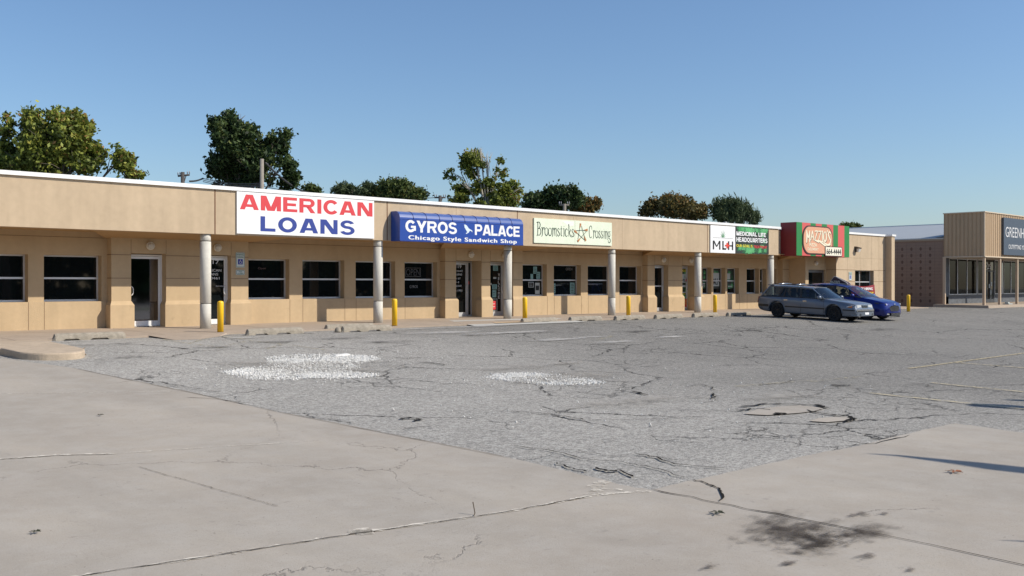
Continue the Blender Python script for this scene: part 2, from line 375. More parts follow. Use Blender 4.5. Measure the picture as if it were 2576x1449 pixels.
edge = [(187, 928), (300, 952), (415, 975), (500, 993), (600, 1016), (700, 1038), (850, 1067), (1000, 1098), (1140, 1124), (1288, 1155.6), (1400, 1182), (1513, 1208), (1560, 1222), (1638, 1235.6),
        (1730, 1214), (1813, 1195.6), (1900, 1176), (2020, 1150), (2138, 1128), (2260, 1099), (2388, 1069.6), (2403, 1068), (2440, 1072), (2576, 1090.6)]
conc = [(-60, 21.5), (gp(0, 903)[0], gp(0, 903)[1])] + []
for (a, b), (c, d) in zip(edge, edge[1:]):
    for k in range(4):
        t = k / 4; j = 1.2 if (k or a not in (1638, 2388)) else 0
        conc.append(gp(a + (c - a) * t, b + (d - b) * t + random.uniform(-j, j)))
conc.append(gp(2576, 1090.6)); e = conc[-1]; conc += [(e[0] + .2, e[1] - 3), (e[0] + .4, -12), (-60, -12)]
sheet('concrete_driveway', conc, .012, CONC)

def flat_mat(name, col, alpha_scale=None, cut=(.4, .6), rough=.9, base=None, soft=0.0):
    """paint or stain that wears through to what lies under it"""
    m = bpy.data.materials.new(name); m.use_nodes = True; n, l = nt(m); b = n['Principled BSDF']
    b.inputs['Base Color'].default_value = (*col, 1); b.inputs['Roughness'].default_value = rough; b.inputs['Specular IOR Level'].default_value = .2
    if alpha_scale:
        tc = n.new('ShaderNodeTexCoord'); t = n.new('ShaderNodeTexNoise'); t.inputs['Scale'].default_value = alpha_scale; t.inputs['Detail'].default_value = 8; t.inputs['Roughness'].default_value = .72
        l.new(tc.outputs['Object'], t.inputs['Vector'])
        src = t.outputs[0]
        if soft:
            at = n.new('ShaderNodeAttribute'); at.attribute_name = 'fade'
            q = n.new('ShaderNodeMath'); q.operation = 'MULTIPLY_ADD'; l.new(at.outputs['Fac'], q.inputs[0]); q.inputs[1].default_value = soft; l.new(src, q.inputs[2]); src = q.outputs[0]
        r = n.new('ShaderNodeMapRange'); r.inputs[1].default_value = cut[0]; r.inputs[2].default_value = cut[1]; l.new(src, r.inputs[0]); l.new(r.outputs[0], b.inputs['Alpha'])
    return m
YPAINT = flat_mat('faded yellow paint', (.50, .425, .27), 9, (.36, .56)); YFAINT = flat_mat('nearly worn away yellow paint', (.44, .39, .26), 6, (.46, .66))
def stripe(mb, a, b, w, up, n=12):
    (x0, y0), (x1, y1) = a, b; L = math.hypot(x1 - x0, y1 - y0); dx, dy = (x1 - x0) / L, (y1 - y0) / L; pts = []
    for k in range(n + 1):
        t = k / n; x, y = x0 + (x1 - x0) * t, y0 + (y1 - y0) * t
        for sgn in (1, -1):
            xx, yy = x - dy * w / 2 * sgn, y + dx * w / 2 * sgn; pts.append((xx, yy, H(yy) + up))
    mb.add(pts, [(2 * k, 2 * k + 1, 2 * k + 3, 2 * k + 2) for k in range(n)])
def ext(a, b, k): return (a[0] + (b[0] - a[0]) * k, a[1] + (b[1] - a[1]) * k)
mb = MB(); u = .016
q = [gp(2287, 928.2), gp(2576, 889.4)]; stripe(mb, q[0], ext(*q, 2.2), .10, u, 30)
for a, b in (((2188, 990.6), (2463, 1019.6)), ((2343, 964.6), (2576, 988.1)), ((2398, 913), (2576, 927))):
    q = [gp(*a), gp(*b)]; stripe(mb, q[0], ext(*q, 1.6), .10, u + .004, 20)
tag(mb.build('parking_lines', YPAINT, fix=False), kind='structure')
mb = MB()
for a, b in (((405, 855), (478, 866)), ((478, 866), (560, 876.4)), ((553, 846.6), (639, 859)), ((639, 859), (819, 882)), ((478.6, 865), (523, 851.5)), ((545.6, 876.4), (615, 860.2)), ((669.4, 879.7), (707.6, 868.8)),
             ((2043, 961.6), (2173, 948)), ((1500, 857), (1540, 846)), ((1850, 974), (2043, 958))):
    stripe(mb, gp(*a), gp(*b), .10, u + .002, 10)
tag(mb.build('faded_parking_lines', YFAINT, fix=False), kind='structure')

# cracks, joints and pothole edges
def jag(mb, pts, w, up, j=.0, sub=5, wj=.5):
    P_ = []
    for (a, b), (c, d) in zip(pts, pts[1:]):
        for k in range(sub): t = k / sub; P_.append((a + (c - a) * t, b + (d - b) * t))
    P_.append(pts[-1]); G = [gp(*p) for p in P_]; G = [(x + random.uniform(-j, j), y + random.uniform(-j, j)) for x, y in G]
    L, Q = [], []
    for i, (x, y) in enumerate(G):
        a, b = G[max(i - 1, 0)], G[min(i + 1, len(G) - 1)]; dx, dy = b[0] - a[0], b[1] - a[1]; q = math.hypot(dx, dy) or 1
        ww = w * random.uniform(1 - wj, 1 + wj) * (.25 if i in (0, len(G) - 1) else 1) / 2
        L.append((x - dy / q * ww, y + dx / q * ww)); Q.append((x + dy / q * ww, y - dx / q * ww))
    n = len(G); mb.add([(x, y, H(y) + up) for x, y in L + Q], [(i, i + 1, n + i + 1, n + i) for i in range(n - 1)])
CRK = mat('dark crack', (.022, .02, .018), .95, spec=.05)
mb = MB()
for pts, w in (([(1638, 1235.6), (1800, 1268), (2000, 1308), (2576, 1425.6), (2700, 1451)], .018),
               ([(1748, 1210.6), (1788, 1225.6), (1805, 1233), (1820, 1245.6), (1813, 1268)], .022),
               ([(1400, 1168), (1440, 1183), (1480, 1190)], .025), ([(1500, 1180), (1530, 1190), (1560, 1187), (1592, 1204)], .045),
               ([(1288, 1124), (1400, 1140), (1470, 1158), (1560, 1166), (1640, 1180), (1740, 1210)], .02),
               ([(1350, 1130), (1450, 1137), (1530, 1150), (1620, 1147), (1700, 1162)], .016), ([(1600, 1146), (1650, 1154), (1700, 1172), (1830, 1182)], .028),
               ([(1288, 1038), (1370, 1043), (1430, 1052), (1470, 1058)], .03), ([(1470, 1058), (1600, 1059), (1780, 1050)], .02),
               ([(1050, 913), (1090, 915), (1130, 921)], .05), ([(985, 900), (1020, 903), (1070, 901)], .03), ([(800, 905), (860, 906)], .02),
               ([(1760, 885), (1860, 893), (1930, 905), (1990, 908)], .025), ([(1590, 986), (1632, 996)], .07),
               ([(340, 958), (400, 968), (480, 978), (560, 990)], .018), ([(470, 1002), (540, 1006), (620, 1017)], .014), ([(2290, 850), (2330, 853), (2420, 857)], .02),
               ([(1640, 1030), (1720, 1033), (1860, 1039)], .014), ([(1950, 1062), (2050, 1070), (2180, 1080)], .014), ([(2130, 1125), (2200, 1118), (2290, 1098)], .02),
               ([(2290, 966), (2320, 968), (2350, 975)], .03), ([(1700, 1075), (1860, 1086), (1990, 1088)], .012), ([(1790, 990), (1800, 1000), (1785, 1006)], .04),
               ([(1720, 975), (1760, 969), (1790, 975), (1800, 985)], .025), ([(2460, 1011), (2530, 1016)], .015), ([(1340, 920), (1420, 922), (1500, 931)], .012)):
    jag(mb, pts, w * 1.0, .021, j=.03)
# potholes: dark broken rims
for pts, w in (([(1860, 1026), (1930, 1018), (1990, 1019), (2060, 1022), (2072, 1027)], .07), ([(2052, 1020), (2066, 1025), (2074, 1028)], .11), ([(2030, 1034), (2080, 1045), (2140, 1050), (2150, 1056), (2125, 1063)], .07),
               ([(1948, 1046), (1960, 1042), (1985, 1044)], .09), ([(2088, 970), (2110, 972), (2140, 971)], .10), ([(1005, 1057), (1030, 1054), (1058, 1058), (1040, 1062)], .07), ([(1850, 1036), (1900, 1030), (1940, 1034)], .05)):
    jag(mb, pts, w, .021, j=.04)
tag(mb.build('pavement_cracks', CRK, fix=False), kind='structure')
LJ = flat_mat('pale crumbled joint', (.62, .57, .49), 5, (.40, .56))
mb = MB()
for pts, w in (([(-60, 1162), (60, 1154), (140, 1148), (290, 1144.6)], .07), ([(290, 1144.6), (420, 1135), (570, 1126), (800, 1112)], .025), ([(0, 993), (230, 990), (460, 986)], .03),
               ([(100, 1476), (230, 1449), (550, 1400.6), (760, 1368), (900, 1345.6), (1100, 1317), (1288, 1289.6), (1400, 1268), (1488, 1252)], .055), ([(900, 1345), (915, 1342)], .16), ([(530, 1404), (600, 1391)], .12),
               ([(1488, 1252), (1500, 1240), (1497, 1228), (1525, 1213)], .12), ([(1510, 1248), (1560, 1244), (1640, 1240)], .07), ([(1500, 1232), (1570, 1236)], .05)):
    jag(mb, pts, w, .0165, j=.012, sub=14, wj=.7)
tag(mb.build('pale_paving_joints', LJ, fix=False), kind='structure')
mb = MB()
for pts, w in (([(100, 1479), (230, 1450.5), (550, 1402), (760, 1369.5), (900, 1347.5), (1100, 1318.5), (1288, 1290.6), (1400, 1269), (1488, 1253)], .012), ([(0, 1159.5), (60, 1155.5), (140, 1150), (290, 1146)], .012),
               ([(350, 1178), (420, 1200), (480, 1215), (560, 1240), (640, 1262), (700, 1280)], .006), ([(187, 929), (500, 994), (700, 1039), (1000, 1099), (1288, 1156)], .014)):
    jag(mb, pts, w, .0205, j=.01, sub=10)
tag(mb.build('thin_paving_cracks', mat('brown crack', (.09, .075, .06), .95, spec=.05), fix=False), kind='structure')

def blot(name, c, rx, ry, m, up, n=26, jit=.12, rings=6, ang=0.0):
    """irregular stain: a disc whose 'fade' attribute falls from 1 in the middle to 0 at the rim"""
    x0, y0 = gp(*c); vs = []; fade = []; ph = [random.uniform(0, 6.28) for _ in range(4)]
    for k in range(rings + 1):
        for i in range(n):
            a = 2 * math.pi * i / n; w = 1 + jit * sum(math.sin((j + 2) * a + ph[j]) for j in range(4)) * .6; r = k / rings * w
            px, py = r * rx * math.cos(a), r * ry * math.sin(a); x = x0 + px * math.cos(ang) - py * math.sin(ang); y = y0 + px * math.sin(ang) + py * math.cos(ang)
            vs.append((x, y, H(y) + up)); fade.append(1 - k / rings)
    o = MB().add(vs, [(k * n + i, k * n + (i + 1) % n, (k + 1) * n + (i + 1) % n, (k + 1) * n + i) for k in range(rings) for i in range(n)]).build(name, m, fix=False)
    at = o.data.attributes.new('fade', 'FLOAT', 'POINT'); at.data.foreach_set('value', fade)
    return tag(o, kind='structure')
OIL = flat_mat('black oil stain', (.085, .07, .06), 5.0, (.68, 1.1), soft=.5); OIL2 = flat_mat('grey oil stain', (.075, .07, .065), 2.4, (.80, 1.25), soft=.5)
WASH = flat_mat('white mineral residue', (.52, .50, .47), 2.6, (.62, 1.15), soft=.5); PALE = flat_mat('pale dust', (.40, .375, .335), 1.6, (.70, 1.3), soft=.5)
LEAKB = flat_mat('brown drip stain', (.12, .10, .085), 6, (.72, .95), soft=.4)
for c, rx, ry, a in (((1960, 1335), 1.0, .55, .3), ((2030, 1350), .9, .6, .1), ((2150, 1350), .9, .35, -.1), ((2060, 1375), .7, .3, .1)): blot('oil_stain', c, rx, ry, OIL, .024, ang=a)
for c, rx, ry in (((2180, 1408), .3, .12), ((1990, 1424), .22, .1), ((1780, 1436), .25, .1), ((2160, 1300), .25, .15), ((2230, 1298), .2, .1), ((2290, 1442), .2, .08)): blot('drip_stain', c, rx, ry, LEAKB, .026)
for c, rx, ry in (((260, 868), 2.0, .8), ((520, 876), 1.7, .6), ((690, 862), 2.4, .9), ((850, 853), 2.2, .8), ((1190, 845), 1.2, .5), ((960, 862), 2.5, .8), ((1600, 835), 2.5, .8), ((1890, 832), 3.0, .9), ((2220, 830), 3, .8), ((300, 902), 1.6, .6)): blot('oil_stain', c, rx, ry, OIL2, .022)
for c, rx, ry in (((1120, 838), 2.2, .55), ((1290, 838), 2.6, .4), ((1180, 824), 2.6, .45), ((1400, 856), 1.6, .35), ((1550, 862), 1.3, .3), ((1480, 850), 1.0, .25), ((1690, 849), 1.1, .3), ((600, 852), 1.2, .3), ((1050, 829), 1.6, .35)): blot('mineral_stain', c, rx, ry, WASH, .025)
for c, rx, ry in (((1300, 925), 2.2, .7), ((1420, 950), 3.0, 1.2), ((760, 925), 3.0, 2.2), ((760, 925), 2.4, 1.7), ((1370, 955), 2.0, 1.0), ((1600, 1010), 2.5, 1.0), ((1960, 1000), 2.0, .9), ((1430, 915), 1.2, .3)): blot('dust_patch', c, rx, ry, PALE, .023)
# bare concrete showing in two broken patches of the lot
BARE = ground_mat('bare concrete in pothole', 'concrete')
sheet('bare_patch', [gp(*p) for p in ((1872, 1044), (1905, 1032), (1960, 1025), (2010, 1022), (2058, 1027), (2072, 1030), (2050, 1036), (2015, 1041), (1975, 1044), (1930, 1047))], .017, BARE)
sheet('bare_patch', [gp(*p) for p in ((2035, 1062), (2060, 1055), (2100, 1051), (2145, 1052), (2125, 1061), (2080, 1065))], .017, BARE)

# gravel
STONE = mat('white limestone gravel', (.66, .645, .61), .9, var=.30, vscale=25)
def gravel(name, blobs, n, smin=.010, smax=.027):
    V = []; F = []; k = 0
    while k < n:
        (cx, cy, rx, ry) = random.choice(blobs); a = random.uniform(0, 6.283); r = math.sqrt(random.random()) * random.choice((1, 1, 1, 1.12))
        px, py = cx + rx * r * math.cos(a), cy + ry * r * math.sin(a)
        x, y = gp(px, py); s = random.uniform(smin, smax); z = H(y) + .25 * s + random.choice((0, 0, .01))
        o = len(V); M = Matrix.Rotation(random.uniform(0, 6.28), 3, 'Z') @ Matrix.Rotation(random.uniform(0, 3), 3, 'X')
        for d in ((1, 0, 0), (-1, 0, 0), (0, 1, 0), (0, -1, 0), (0, 0, .8), (0, 0, -.8)):
            q = M @ (Vector(d) * s * random.uniform(.6, 1.15)); V.append((x + q.x, y + q.y, z + q.z))
        for f in ((0, 2, 4), (2, 1, 4), (1, 3, 4), (3, 0, 4), (2, 0, 5), (1, 2, 5), (3, 1, 5), (0, 3, 5)): F.append([o + i for i in f])
        k += 1
    m_ = MB(); m_.v = V; m_.f = F; m_.m = [0] * len(F); m_.smooth = [False] * len(F)
    return tag(m_.build(name, STONE, fix=False), kind='stuff')
gravel('gravel', [(800, 905, 130, 13), (880, 903, 70, 9), (700, 940, 115, 16), (720, 935, 140, 13), (790, 925, 110, 18), (650, 938, 85, 8), (850, 945, 95, 8), (760, 915, 90, 12)], 11500)
gravel('gravel', [(1330, 950, 105, 8), (1370, 955, 110, 9), (1420, 962, 95, 7), (1310, 945, 70, 6)], 3600)
gravel('gravel', [(900, 900, 300, 25), (1350, 960, 220, 25), (700, 940, 260, 40), (1600, 1000, 600, 80)], 420, .010, .024)
mb = MB(); x, y = gp(858, 896); z = H(y)
mb.hexa([(x - .2, y - .08, z + .01), (x + .22, y - .07, z + .01), (x + .24, y + .1, z + .01), (x - .18, y + .07, z + .01)], [(x - .17, y - .06, z + .03), (x + .18, y - .04, z + .05), (x + .2, y + .08, z + .06), (x - .15, y + .06, z + .04)])
tag(rebase(mb.build('broken_slab', STONE), (x, y, z)), 'flat white broken slab lying on the larger gravel patch', 'rubble')

# sidewalk, ramps, island
SW = mat('tan worn sidewalk concrete', (.37, .30, .235), .93, spec=.2, var=.10, vscale=1.1, bump=.6, bscale=50, dirt=.18)
KERB = mat('weathered kerb concrete', (.44, .355, .265), .93, spec=.2, var=.13, vscale=5, bump=.8, bscale=40, dirt=.25)
def walk_z(y): return -1.365 + (y - 26.0) * (.075 / 3.9)
mb = MB(); xs = [-60, -20, 0, 9.5, 12, 15, 18.5, 22, 26, 29, 34, 40, 46, 52, 59.3]
for a, b in zip(xs, xs[1:]):
    mb.hexa([(a, 26, -1.6), (b, 26, -1.6), (b, 31.2, -1.6), (a, 31.2, -1.6)], [(a, 26, walk_z(26)), (b, 26, walk_z(26)), (b, 31.2, walk_z(31.2)), (a, 31.2, walk_z(31.2))])
tag(mb.build('sidewalk', SW), kind='structure')
mb = MB()
for x in (4.6, 8.4, 12.2, 16.0, 19.8, 23.2, 27.4, 31.2, 35, 38.8, 42.6, 46.4, 50.2, 54):
    mb.add([(x, 26.01, walk_z(26.01) + .004), (x + .014, 26.01, walk_z(26.01) + .004), (x + .014, 29.5, walk_z(29.5) + .004), (x, 29.5, walk_z(29.5) + .004)], [(0, 1, 2, 3)])
tag(mb.build('sidewalk_joints', mat('walk joint', (.1, .08, .06), .95), fix=False), kind='structure')
ramp = [(S(345, 26.0), 26.02), (S(395, 26.0), 25.9), gp(440, 856), gp(500, 854), gp(550, 847), (S(572, 26.0), 26.0)]
RZ = lambda y: H(y) + .012 + max(0, (y - 24.4)) / 1.6 * .055
mb = MB(); R0 = [(x, y, H(y) + .003) for x, y in ramp]; R1 = [(x, 26.05, walk_z(26.05) + .004) for x, y in ramp]
mb.add(R0 + R1, [(i, i + 1, 7 + i - 1 + 1, 7 + i - 1) if False else (i, i + 1, 6 + i + 1, 6 + i) for i in range(5)])
tag(mb.build('kerb_ramp', SW, fix=False), kind='structure')
GREYC = mat('grey patched concrete', (.44, .43, .40), .92, spec=.2, var=.1, vscale=2, bump=.5, bscale=50)
a = [S(1010, 25.5), S(1048, 25.5), S(1250, 26), S(1290, 26)]
mb = MB(); mb.add([(24.0, 28.2, walk_z(28.2) + .006), (29.0, 27.6, walk_z(27.6) + .006), (28.2, 25.2, H(25.2) + .018), (22.6, 25.2, H(25.2) + .018)], [(0, 1, 2, 3)])
tag(mb.build('kerb_ramp', GREYC, fix=False), kind='structure')
mb = MB(); mb.add([(24.4, 26.3, walk_z(26.3) + .012), (26.2, 26.3, walk_z(26.3) + .012), (26.1, 25.9, walk_z(25.9) + .006), (24.2, 25.9, walk_z(25.9) + .006)], [(0, 1, 2, 3)])
tag(mb.build('tactile_strip', mat('faded salmon tactile paving', (.5, .36, .22), .9, var=.2, vscale=12), fix=False), kind='structure')
top = [gp(x, y, .15) for x, y in ((129, 859), (160, 865), (190, 871), (209, 876), (213, 880), (200, 884.5), (170, 887), (124, 888), (90, 887.5), (50, 885), (25, 880), (0, 875))]
top = cat(top, 4)
isl = [(-40, 26.02)] + [(S(90, 26.02), 26.02)] + top + [(-6, top[-1][1] + .2), (-40, top[-1][1] + .2)]
bm_ = MB(); zt = lambda p: max(H(p[1]) + .15, -1.5 if p[1] > 24 else -9) if p[1] < 25.5 else walk_z(26)
n_ = len(isl); cxy = (sum(p[0] for p in isl) / n_, sum(p[1] for p in isl) / n_)
bm_.add([(x, y, H(y) - .05) for x, y in isl] + [(x, y, zt((x, y))) for x, y in isl], [(i, (i + 1) % n_, n_ + (i + 1) % n_, n_ + i) for i in range(n_)] + [tuple(range(n_, 2 * n_))])
o = bm_.build('kerb_island', KERB)
md = o.modifiers.new('b', 'BEVEL'); md.width = .035; md.segments = 2; md.limit_method = 'ANGLE'; md.angle_limit = R(50)
tag(o, kind='structure')
# ------------------------------------------------------------------ the long shop building
WH = mat('white sign face', (.80, .80, .80), .5); RED = mat('red lettering', (.62, .045, .055), .5); BLUE = mat('blue lettering', (.02, .045, .26), .5)
LIN = mat('brown reveal line', (.20, .13, .08), .95, spec=.1); INK = mat('black ink', (.012, .012, .012), .6); LETW = mat('white window lettering', (.62, .62, .62), .6)
Df, Dp, Dw, Dg = 28.0, 29.6, 29.9, 30.18
ZF0, ZF1, ZC = 1.50, 2.84, 2.95
mall = thing('shop_building', (30, 30, -1.3), 'long low tan stucco shop building with round concrete columns and a white roof edge', 'building')
def panel_wall(mb, s0, s1, z0, z1, D, ops):
    xs = sorted({s0, s1, *[o[0] for o in ops], *[o[1] for o in ops]}); zs = sorted({z0, z1, *[o[2] for o in ops], *[o[3] for o in ops]})
    for a, b in zip(xs, xs[1:]):
        for c, d in zip(zs, zs[1:]):
            if any(o[0] <= (a + b) / 2 <= o[1] and o[2] <= (c + d) / 2 <= o[3] for o in ops): continue
            mb.quad((a, D, c), (b, D, c), (b, D, d), (a, D, d))
    for (a, b, c, d, dep) in ops:
        mb.quad((a, D, c), (a, D + dep, c), (a, D + dep, d), (a, D, d)); mb.quad((b, D, c), (b, D, d), (b, D + dep, d), (b, D + dep, c))
        mb.quad((a, D, d), (a, D + dep, d), (b, D + dep, d), (b, D, d)); mb.quad((a, D, c), (b, D, c), (b, D + dep, c), (a, D + dep, c))
w = lambda x: S(x, Dw); p = lambda x: S(x, Dp)
zones = [(p(280.3), p(624.8)), (p(1120), p(1314.7)), (p(1629.1), p(1767))]
PEND = 49.15
bays = [(-40, zones[0][0], [(-5.3, -3.6), (-3.1, -1.4), (-.9, .8), (1.3, 3.0), (3.5, 5.2), (6.1, 7.8), (8.33, w(70.7)), (w(110.4), w(255.5))]),
        (zones[0][1], zones[1][0], [(zones[0][1] + .03, w(728.1)), (w(760.7), w(866.3)), (w(894.6), w(994.4)), (w(1017.7), w(1099.9))]),
        (zones[1][1], zones[2][0], [(zones[1][1] + .03, w(1375.7)), (w(1393.1), w(1461.4)), (w(1478.6), 35.15), (w(1558.2), w(1612.6))]),
        (zones[2][1], PEND, [(41.8, w(1789.7)), (w(1793.4) + .04, w(1824.9)), (w(1828.2) + .04, w(1859)), (w(1878.2), w(1909.5)), (w(1911) + .03, 48.0), (48.2, 49.0)])]
mb = MB(); pl = MB(); ln = MB(); WIN = []
for a, b, ws in bays:
    panel_wall(mb, a, b, -1.5, 1.6, Dw, [(c, d, -.50, .84, .30) for c, d in ws]); WIN += ws
    pl.box(a, b, Dw - .03, Dw + .0, -1.5, -.505)
    for c, d in ws:
        for q in (c, d):
            if a + .3 < q < b - .3: ln.box(q - .006, q + .006, Dw - .034, Dw - .028, -1.32, -.51)
    ln.box(a, b, Dw - .004, Dw + .002, 1.355, 1.368)
doorsp = [[(p(329.9), p(417.9), .92, .30), (15.0, p(581.6), .92, .26)],
          [(p(1147.2), p(1211.5), .92, .6), (p(1233.6), p(1290.9), .92, .6)],
          [(p(1647.1), p(1681), .92, .3), (p(1716.6), p(1747.7), .92, .45)]]
for (a, b), ds in zip(zones, doorsp):
    panel_wall(mb, a, b, -1.5, 1.6, Dp, [(c, d, -1.5, zt, dep) for c, d, zt, dep in ds])
    for q in (a, b): mb.quad((q, Dp, -1.5), (q, Dw, -1.5), (q, Dw, 1.6), (q, Dp, 1.6))
    cuts = [a] + [v for c, d, *_ in ds for v in (c, d)] + [b]
    for c, d in zip(cuts[::2], cuts[1::2]):
        o = .065
        pl.box(c - o, d + o, Dp - .085, Dw - .035, -1.5, -.62)
        pl.hexa([(c - o, Dp - .085, -.62), (d + o, Dp - .085, -.62), (d + o, Dw - .035, -.62), (c - o, Dw - .035, -.62)], [(c - .004, Dp - .004, -.50), (d + .004, Dp - .004, -.50), (d + .004, Dw - .035, -.50), (c - .004, Dw - .035, -.50)])
        for z in (.865, .172): ln.box(c, d, Dp - .005, Dp + .01, z, z + .016)
        for z in (.865, .172):
            if c == a: ln.box(c - .005, c + .01, Dp, Dw, z, z + .02)
    for c, d, zt, dep in ds:
        for q in (c, d): ln.box(q - .005, q + .005, Dp - .004, Dp + .01, zt, 1.34)
# recessed corner next to the pizza shop
panel_wall(mb, PEND, 49.8, -1.5, 1.6, Dp, []); mb.quad((PEND, Dp, -1.5), (PEND, Dw, -1.5), (PEND, Dw, 1.6), (PEND, Dp, 1.6))
mb.quad((49.8, Dp, -1.5), (49.8, 28.6, -1.5), (49.8, 28.6, 1.6), (49.8, Dp, 1.6))
DD = (50.12, 51.95)
panel_wall(mb, 49.8, 52.05, -1.5, 1.6, 28.6, [(DD[0], DD[1], -1.5, .80, .12)])
mb.quad((52.05, 28.6, -1.5), (52.05, 28.0, -1.5), (52.05, 28.0, 1.6), (52.05, 28.6, 1.6))
for z in (.80, .14): ln.box(52.044, 52.056, 28.0, 28.6, z, z + .02); ln.box(PEND, 49.8, Dp - .004, Dp + .01, z, z + .02)
# end wall of the pizza shop, flush with the fascia
OP = (S(2150.8, 28.0), S(2197.9, 28.0), -.50, .80, .30); SE = 57.9
ew = MB(); panel_wall(ew, 52.05, SE, -1.5, ZF1, Df, [OP]); ew.box(SE, 58.3, 27.6, 28.4, -1.5, ZF1); ew.box(58.1, 58.3, 28.4, 47, -1.5, ZF1 - .02)
ew.box(46.07, 52.05, 28.3, 28.5, ZF0 + .02, ZF1)
ew.build('end_wall', STUCCO_F, mall)
for a, b in ((52.05, OP[0]), (OP[1], SE)):
    for z in (.80, .14): ln.box(a, b, Df - .004, Df + .01, z, z + .022)
ln.box(52.05, SE, Df - .003, Df + .01, 1.49, 1.496)
for x in (53.3, 54.8, 56.2, 57.1): ln.box(x, x + .006, Df - .003, Df + .01, -.5, ZF1)
mb.build('wall', STUCCO, mall); pl.build('plinth', PLINTH, mall); ln.build('wall_joints', LIN, mall)
# fascia
mb = MB(); FE = 46.07
mb.box(-40, FE, Df, Df + .3, ZF0, ZF1)
mb.build('fascia', STUCCO_F, mall)
mb = MB()
for x in (S(541, Df), S(974, Df), S(1301.4, Df), S(1779.5, Df), 8.35, 2.0): mb.box(x - .018, x + .018, Df - .004, Df + .01, ZF0 + .002, ZF1)
for x in (33.6, 17.9, 24.2, 30.5, 36.8, 43.0): mb.box(x - .003, x + .003, Df - .002, Df + .01, ZF0 + .002, ZF1)
mb.build('fascia_joints', JOINT, mall)
mb = MB(); mb.box(-40, FE + .15, Df - .07, Df + .45, ZF1, ZC); mb.box(FE + .15, 46.9, 28.23, 28.6, ZF1 - .01, ZC - .01)
mb.box(52.3, 58.36, Df - .06, Df + .4, ZF1, ZC); mb.box(SE - .05, 58.36, 27.54, Df - .065, ZF1, ZC); mb.box(58.06, 58.36, 28.4, 47, ZF1 - .01, ZC - .01)
for x in (3, 9.1, 15.2, 21.3, 27.4, 33.5, 39.6): mb.box(x, x + .05, Df - .073, Df - .05, ZF1 - .002, ZC + .002)
mb.build('roof_edge', WHITE_M, mall)
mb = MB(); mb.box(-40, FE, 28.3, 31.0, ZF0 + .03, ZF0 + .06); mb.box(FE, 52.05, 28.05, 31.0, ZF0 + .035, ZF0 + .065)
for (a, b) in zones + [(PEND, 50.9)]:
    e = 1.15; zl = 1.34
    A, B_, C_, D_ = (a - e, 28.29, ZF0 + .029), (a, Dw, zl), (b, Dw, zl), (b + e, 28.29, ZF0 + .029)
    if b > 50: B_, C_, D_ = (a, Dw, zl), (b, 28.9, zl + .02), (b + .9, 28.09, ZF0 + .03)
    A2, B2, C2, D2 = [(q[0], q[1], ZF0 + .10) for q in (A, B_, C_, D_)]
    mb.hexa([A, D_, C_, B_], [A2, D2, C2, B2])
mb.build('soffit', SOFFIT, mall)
mb = MB(); mb.box(-40, 58.1, 28.5, 47, 2.55, 2.62); mb.box(-40, 58.1, 46.8, 47, -1.5, ZC); mb.box(-40, 58, 31.5, 31.6, -1.5, 2.5)
mb.build('roof', mat('grey roof membrane', (.35, .35, .34), .9), mall)
# columns (parts of the building)
COLM = CONC_COL
CPX = [516.9, 951, 1277.2, 1538.6, 1755.4, 1938.5]
def column(x, first=None):
    z0 = walk_z(28.2) - .02; r = .162
    prof = [(r, 0), (r, .75), (r - .014, .758), (r - .014, .772), (r, .78), (r, 2.615), (r - .014, 2.622), (r - .014, 2.64), (r - .006, 2.648), (r - .006, 2.86)]
    m_ = MB(); m_.lathe(prof, (x, 28.2, z0), 32, smooth=False); o = m_.build('column', COLM, mall)
    for f in o.data.polygons: f.use_smooth = abs(f.normal.z) < .5
    for q_ in (.757, 2.621): jr = MB(); jr.lathe([(r - .012, q_), (r - .012, q_ + .02)], (x, 28.2, z0), 32); jr.build('column_joint', mat('dark column joint', (.06, .05, .045), .95), o)
for c in CPX: column(S(c, 28.2))
for x in (8.1, 1.8): column(x)
# windows
def window(a, b, D, z0=-.50, z1=.84, mul=.172, fr=.045, vert=None):
    m_ = MB()
    m_.box(a, b, D, D + .06, z0, z0 + fr * 1.3); m_.box(a, b, D, D + .06, z1 - fr, z1); m_.box(a, a + fr, D, D + .06, z0 + fr * 1.3, z1 - fr); m_.box(b - fr, b, D, D + .06, z0 + fr * 1.3, z1 - fr)
    if mul is not None: m_.box(a - .0, b - .0, D - .008, D + .05, mul - .025, mul + .03)
    if vert is not None: m_.box(vert - .02, vert + .02, D - .006, D + .045, z0 + .05, z1 - .05)
    f = m_.build('window', ALU, mall)
    g = MB(); g.box(a + .02, b - .02, D + .03, D + .04, z0 + .02, z1 - .02); g.build('pane', GLASSM, f)
    return f
WO = [window(a + .002, b - .002, Dg - .03) for a, b in WIN]
ezw = window(OP[0], OP[1], Df + .22, OP[2], OP[3], .13, .04, S(2163, 28.2))
def sticker(parent, x0, y0, x1, y1, D, m, name='notice', th=.004, lift=.0):
    xm = (x0 + x1) / 2; a, b, z1, z0 = S(x0, D), S(x1, D), ZZ(xm, y0, D), ZZ(xm, y1, D)
    g = MB(); g.box(a, b, D - lift - th, D - lift, z0, z1); return g.build(name, m, parent), a, b, z0, z1
def fpx(ox, oy, k): return lambda x, y: ((ox + x / k) / 1.56522, (oy + y / k) / 1.56522)
TEAL = mat('pale teal paper', (.20, .36, .34), .6); PAPER = mat('white paper', (.42, .45, .43), .6); DIMW = mat('dim white neon sign', (.16, .16, .16), .6); DGLS = Dg - .006
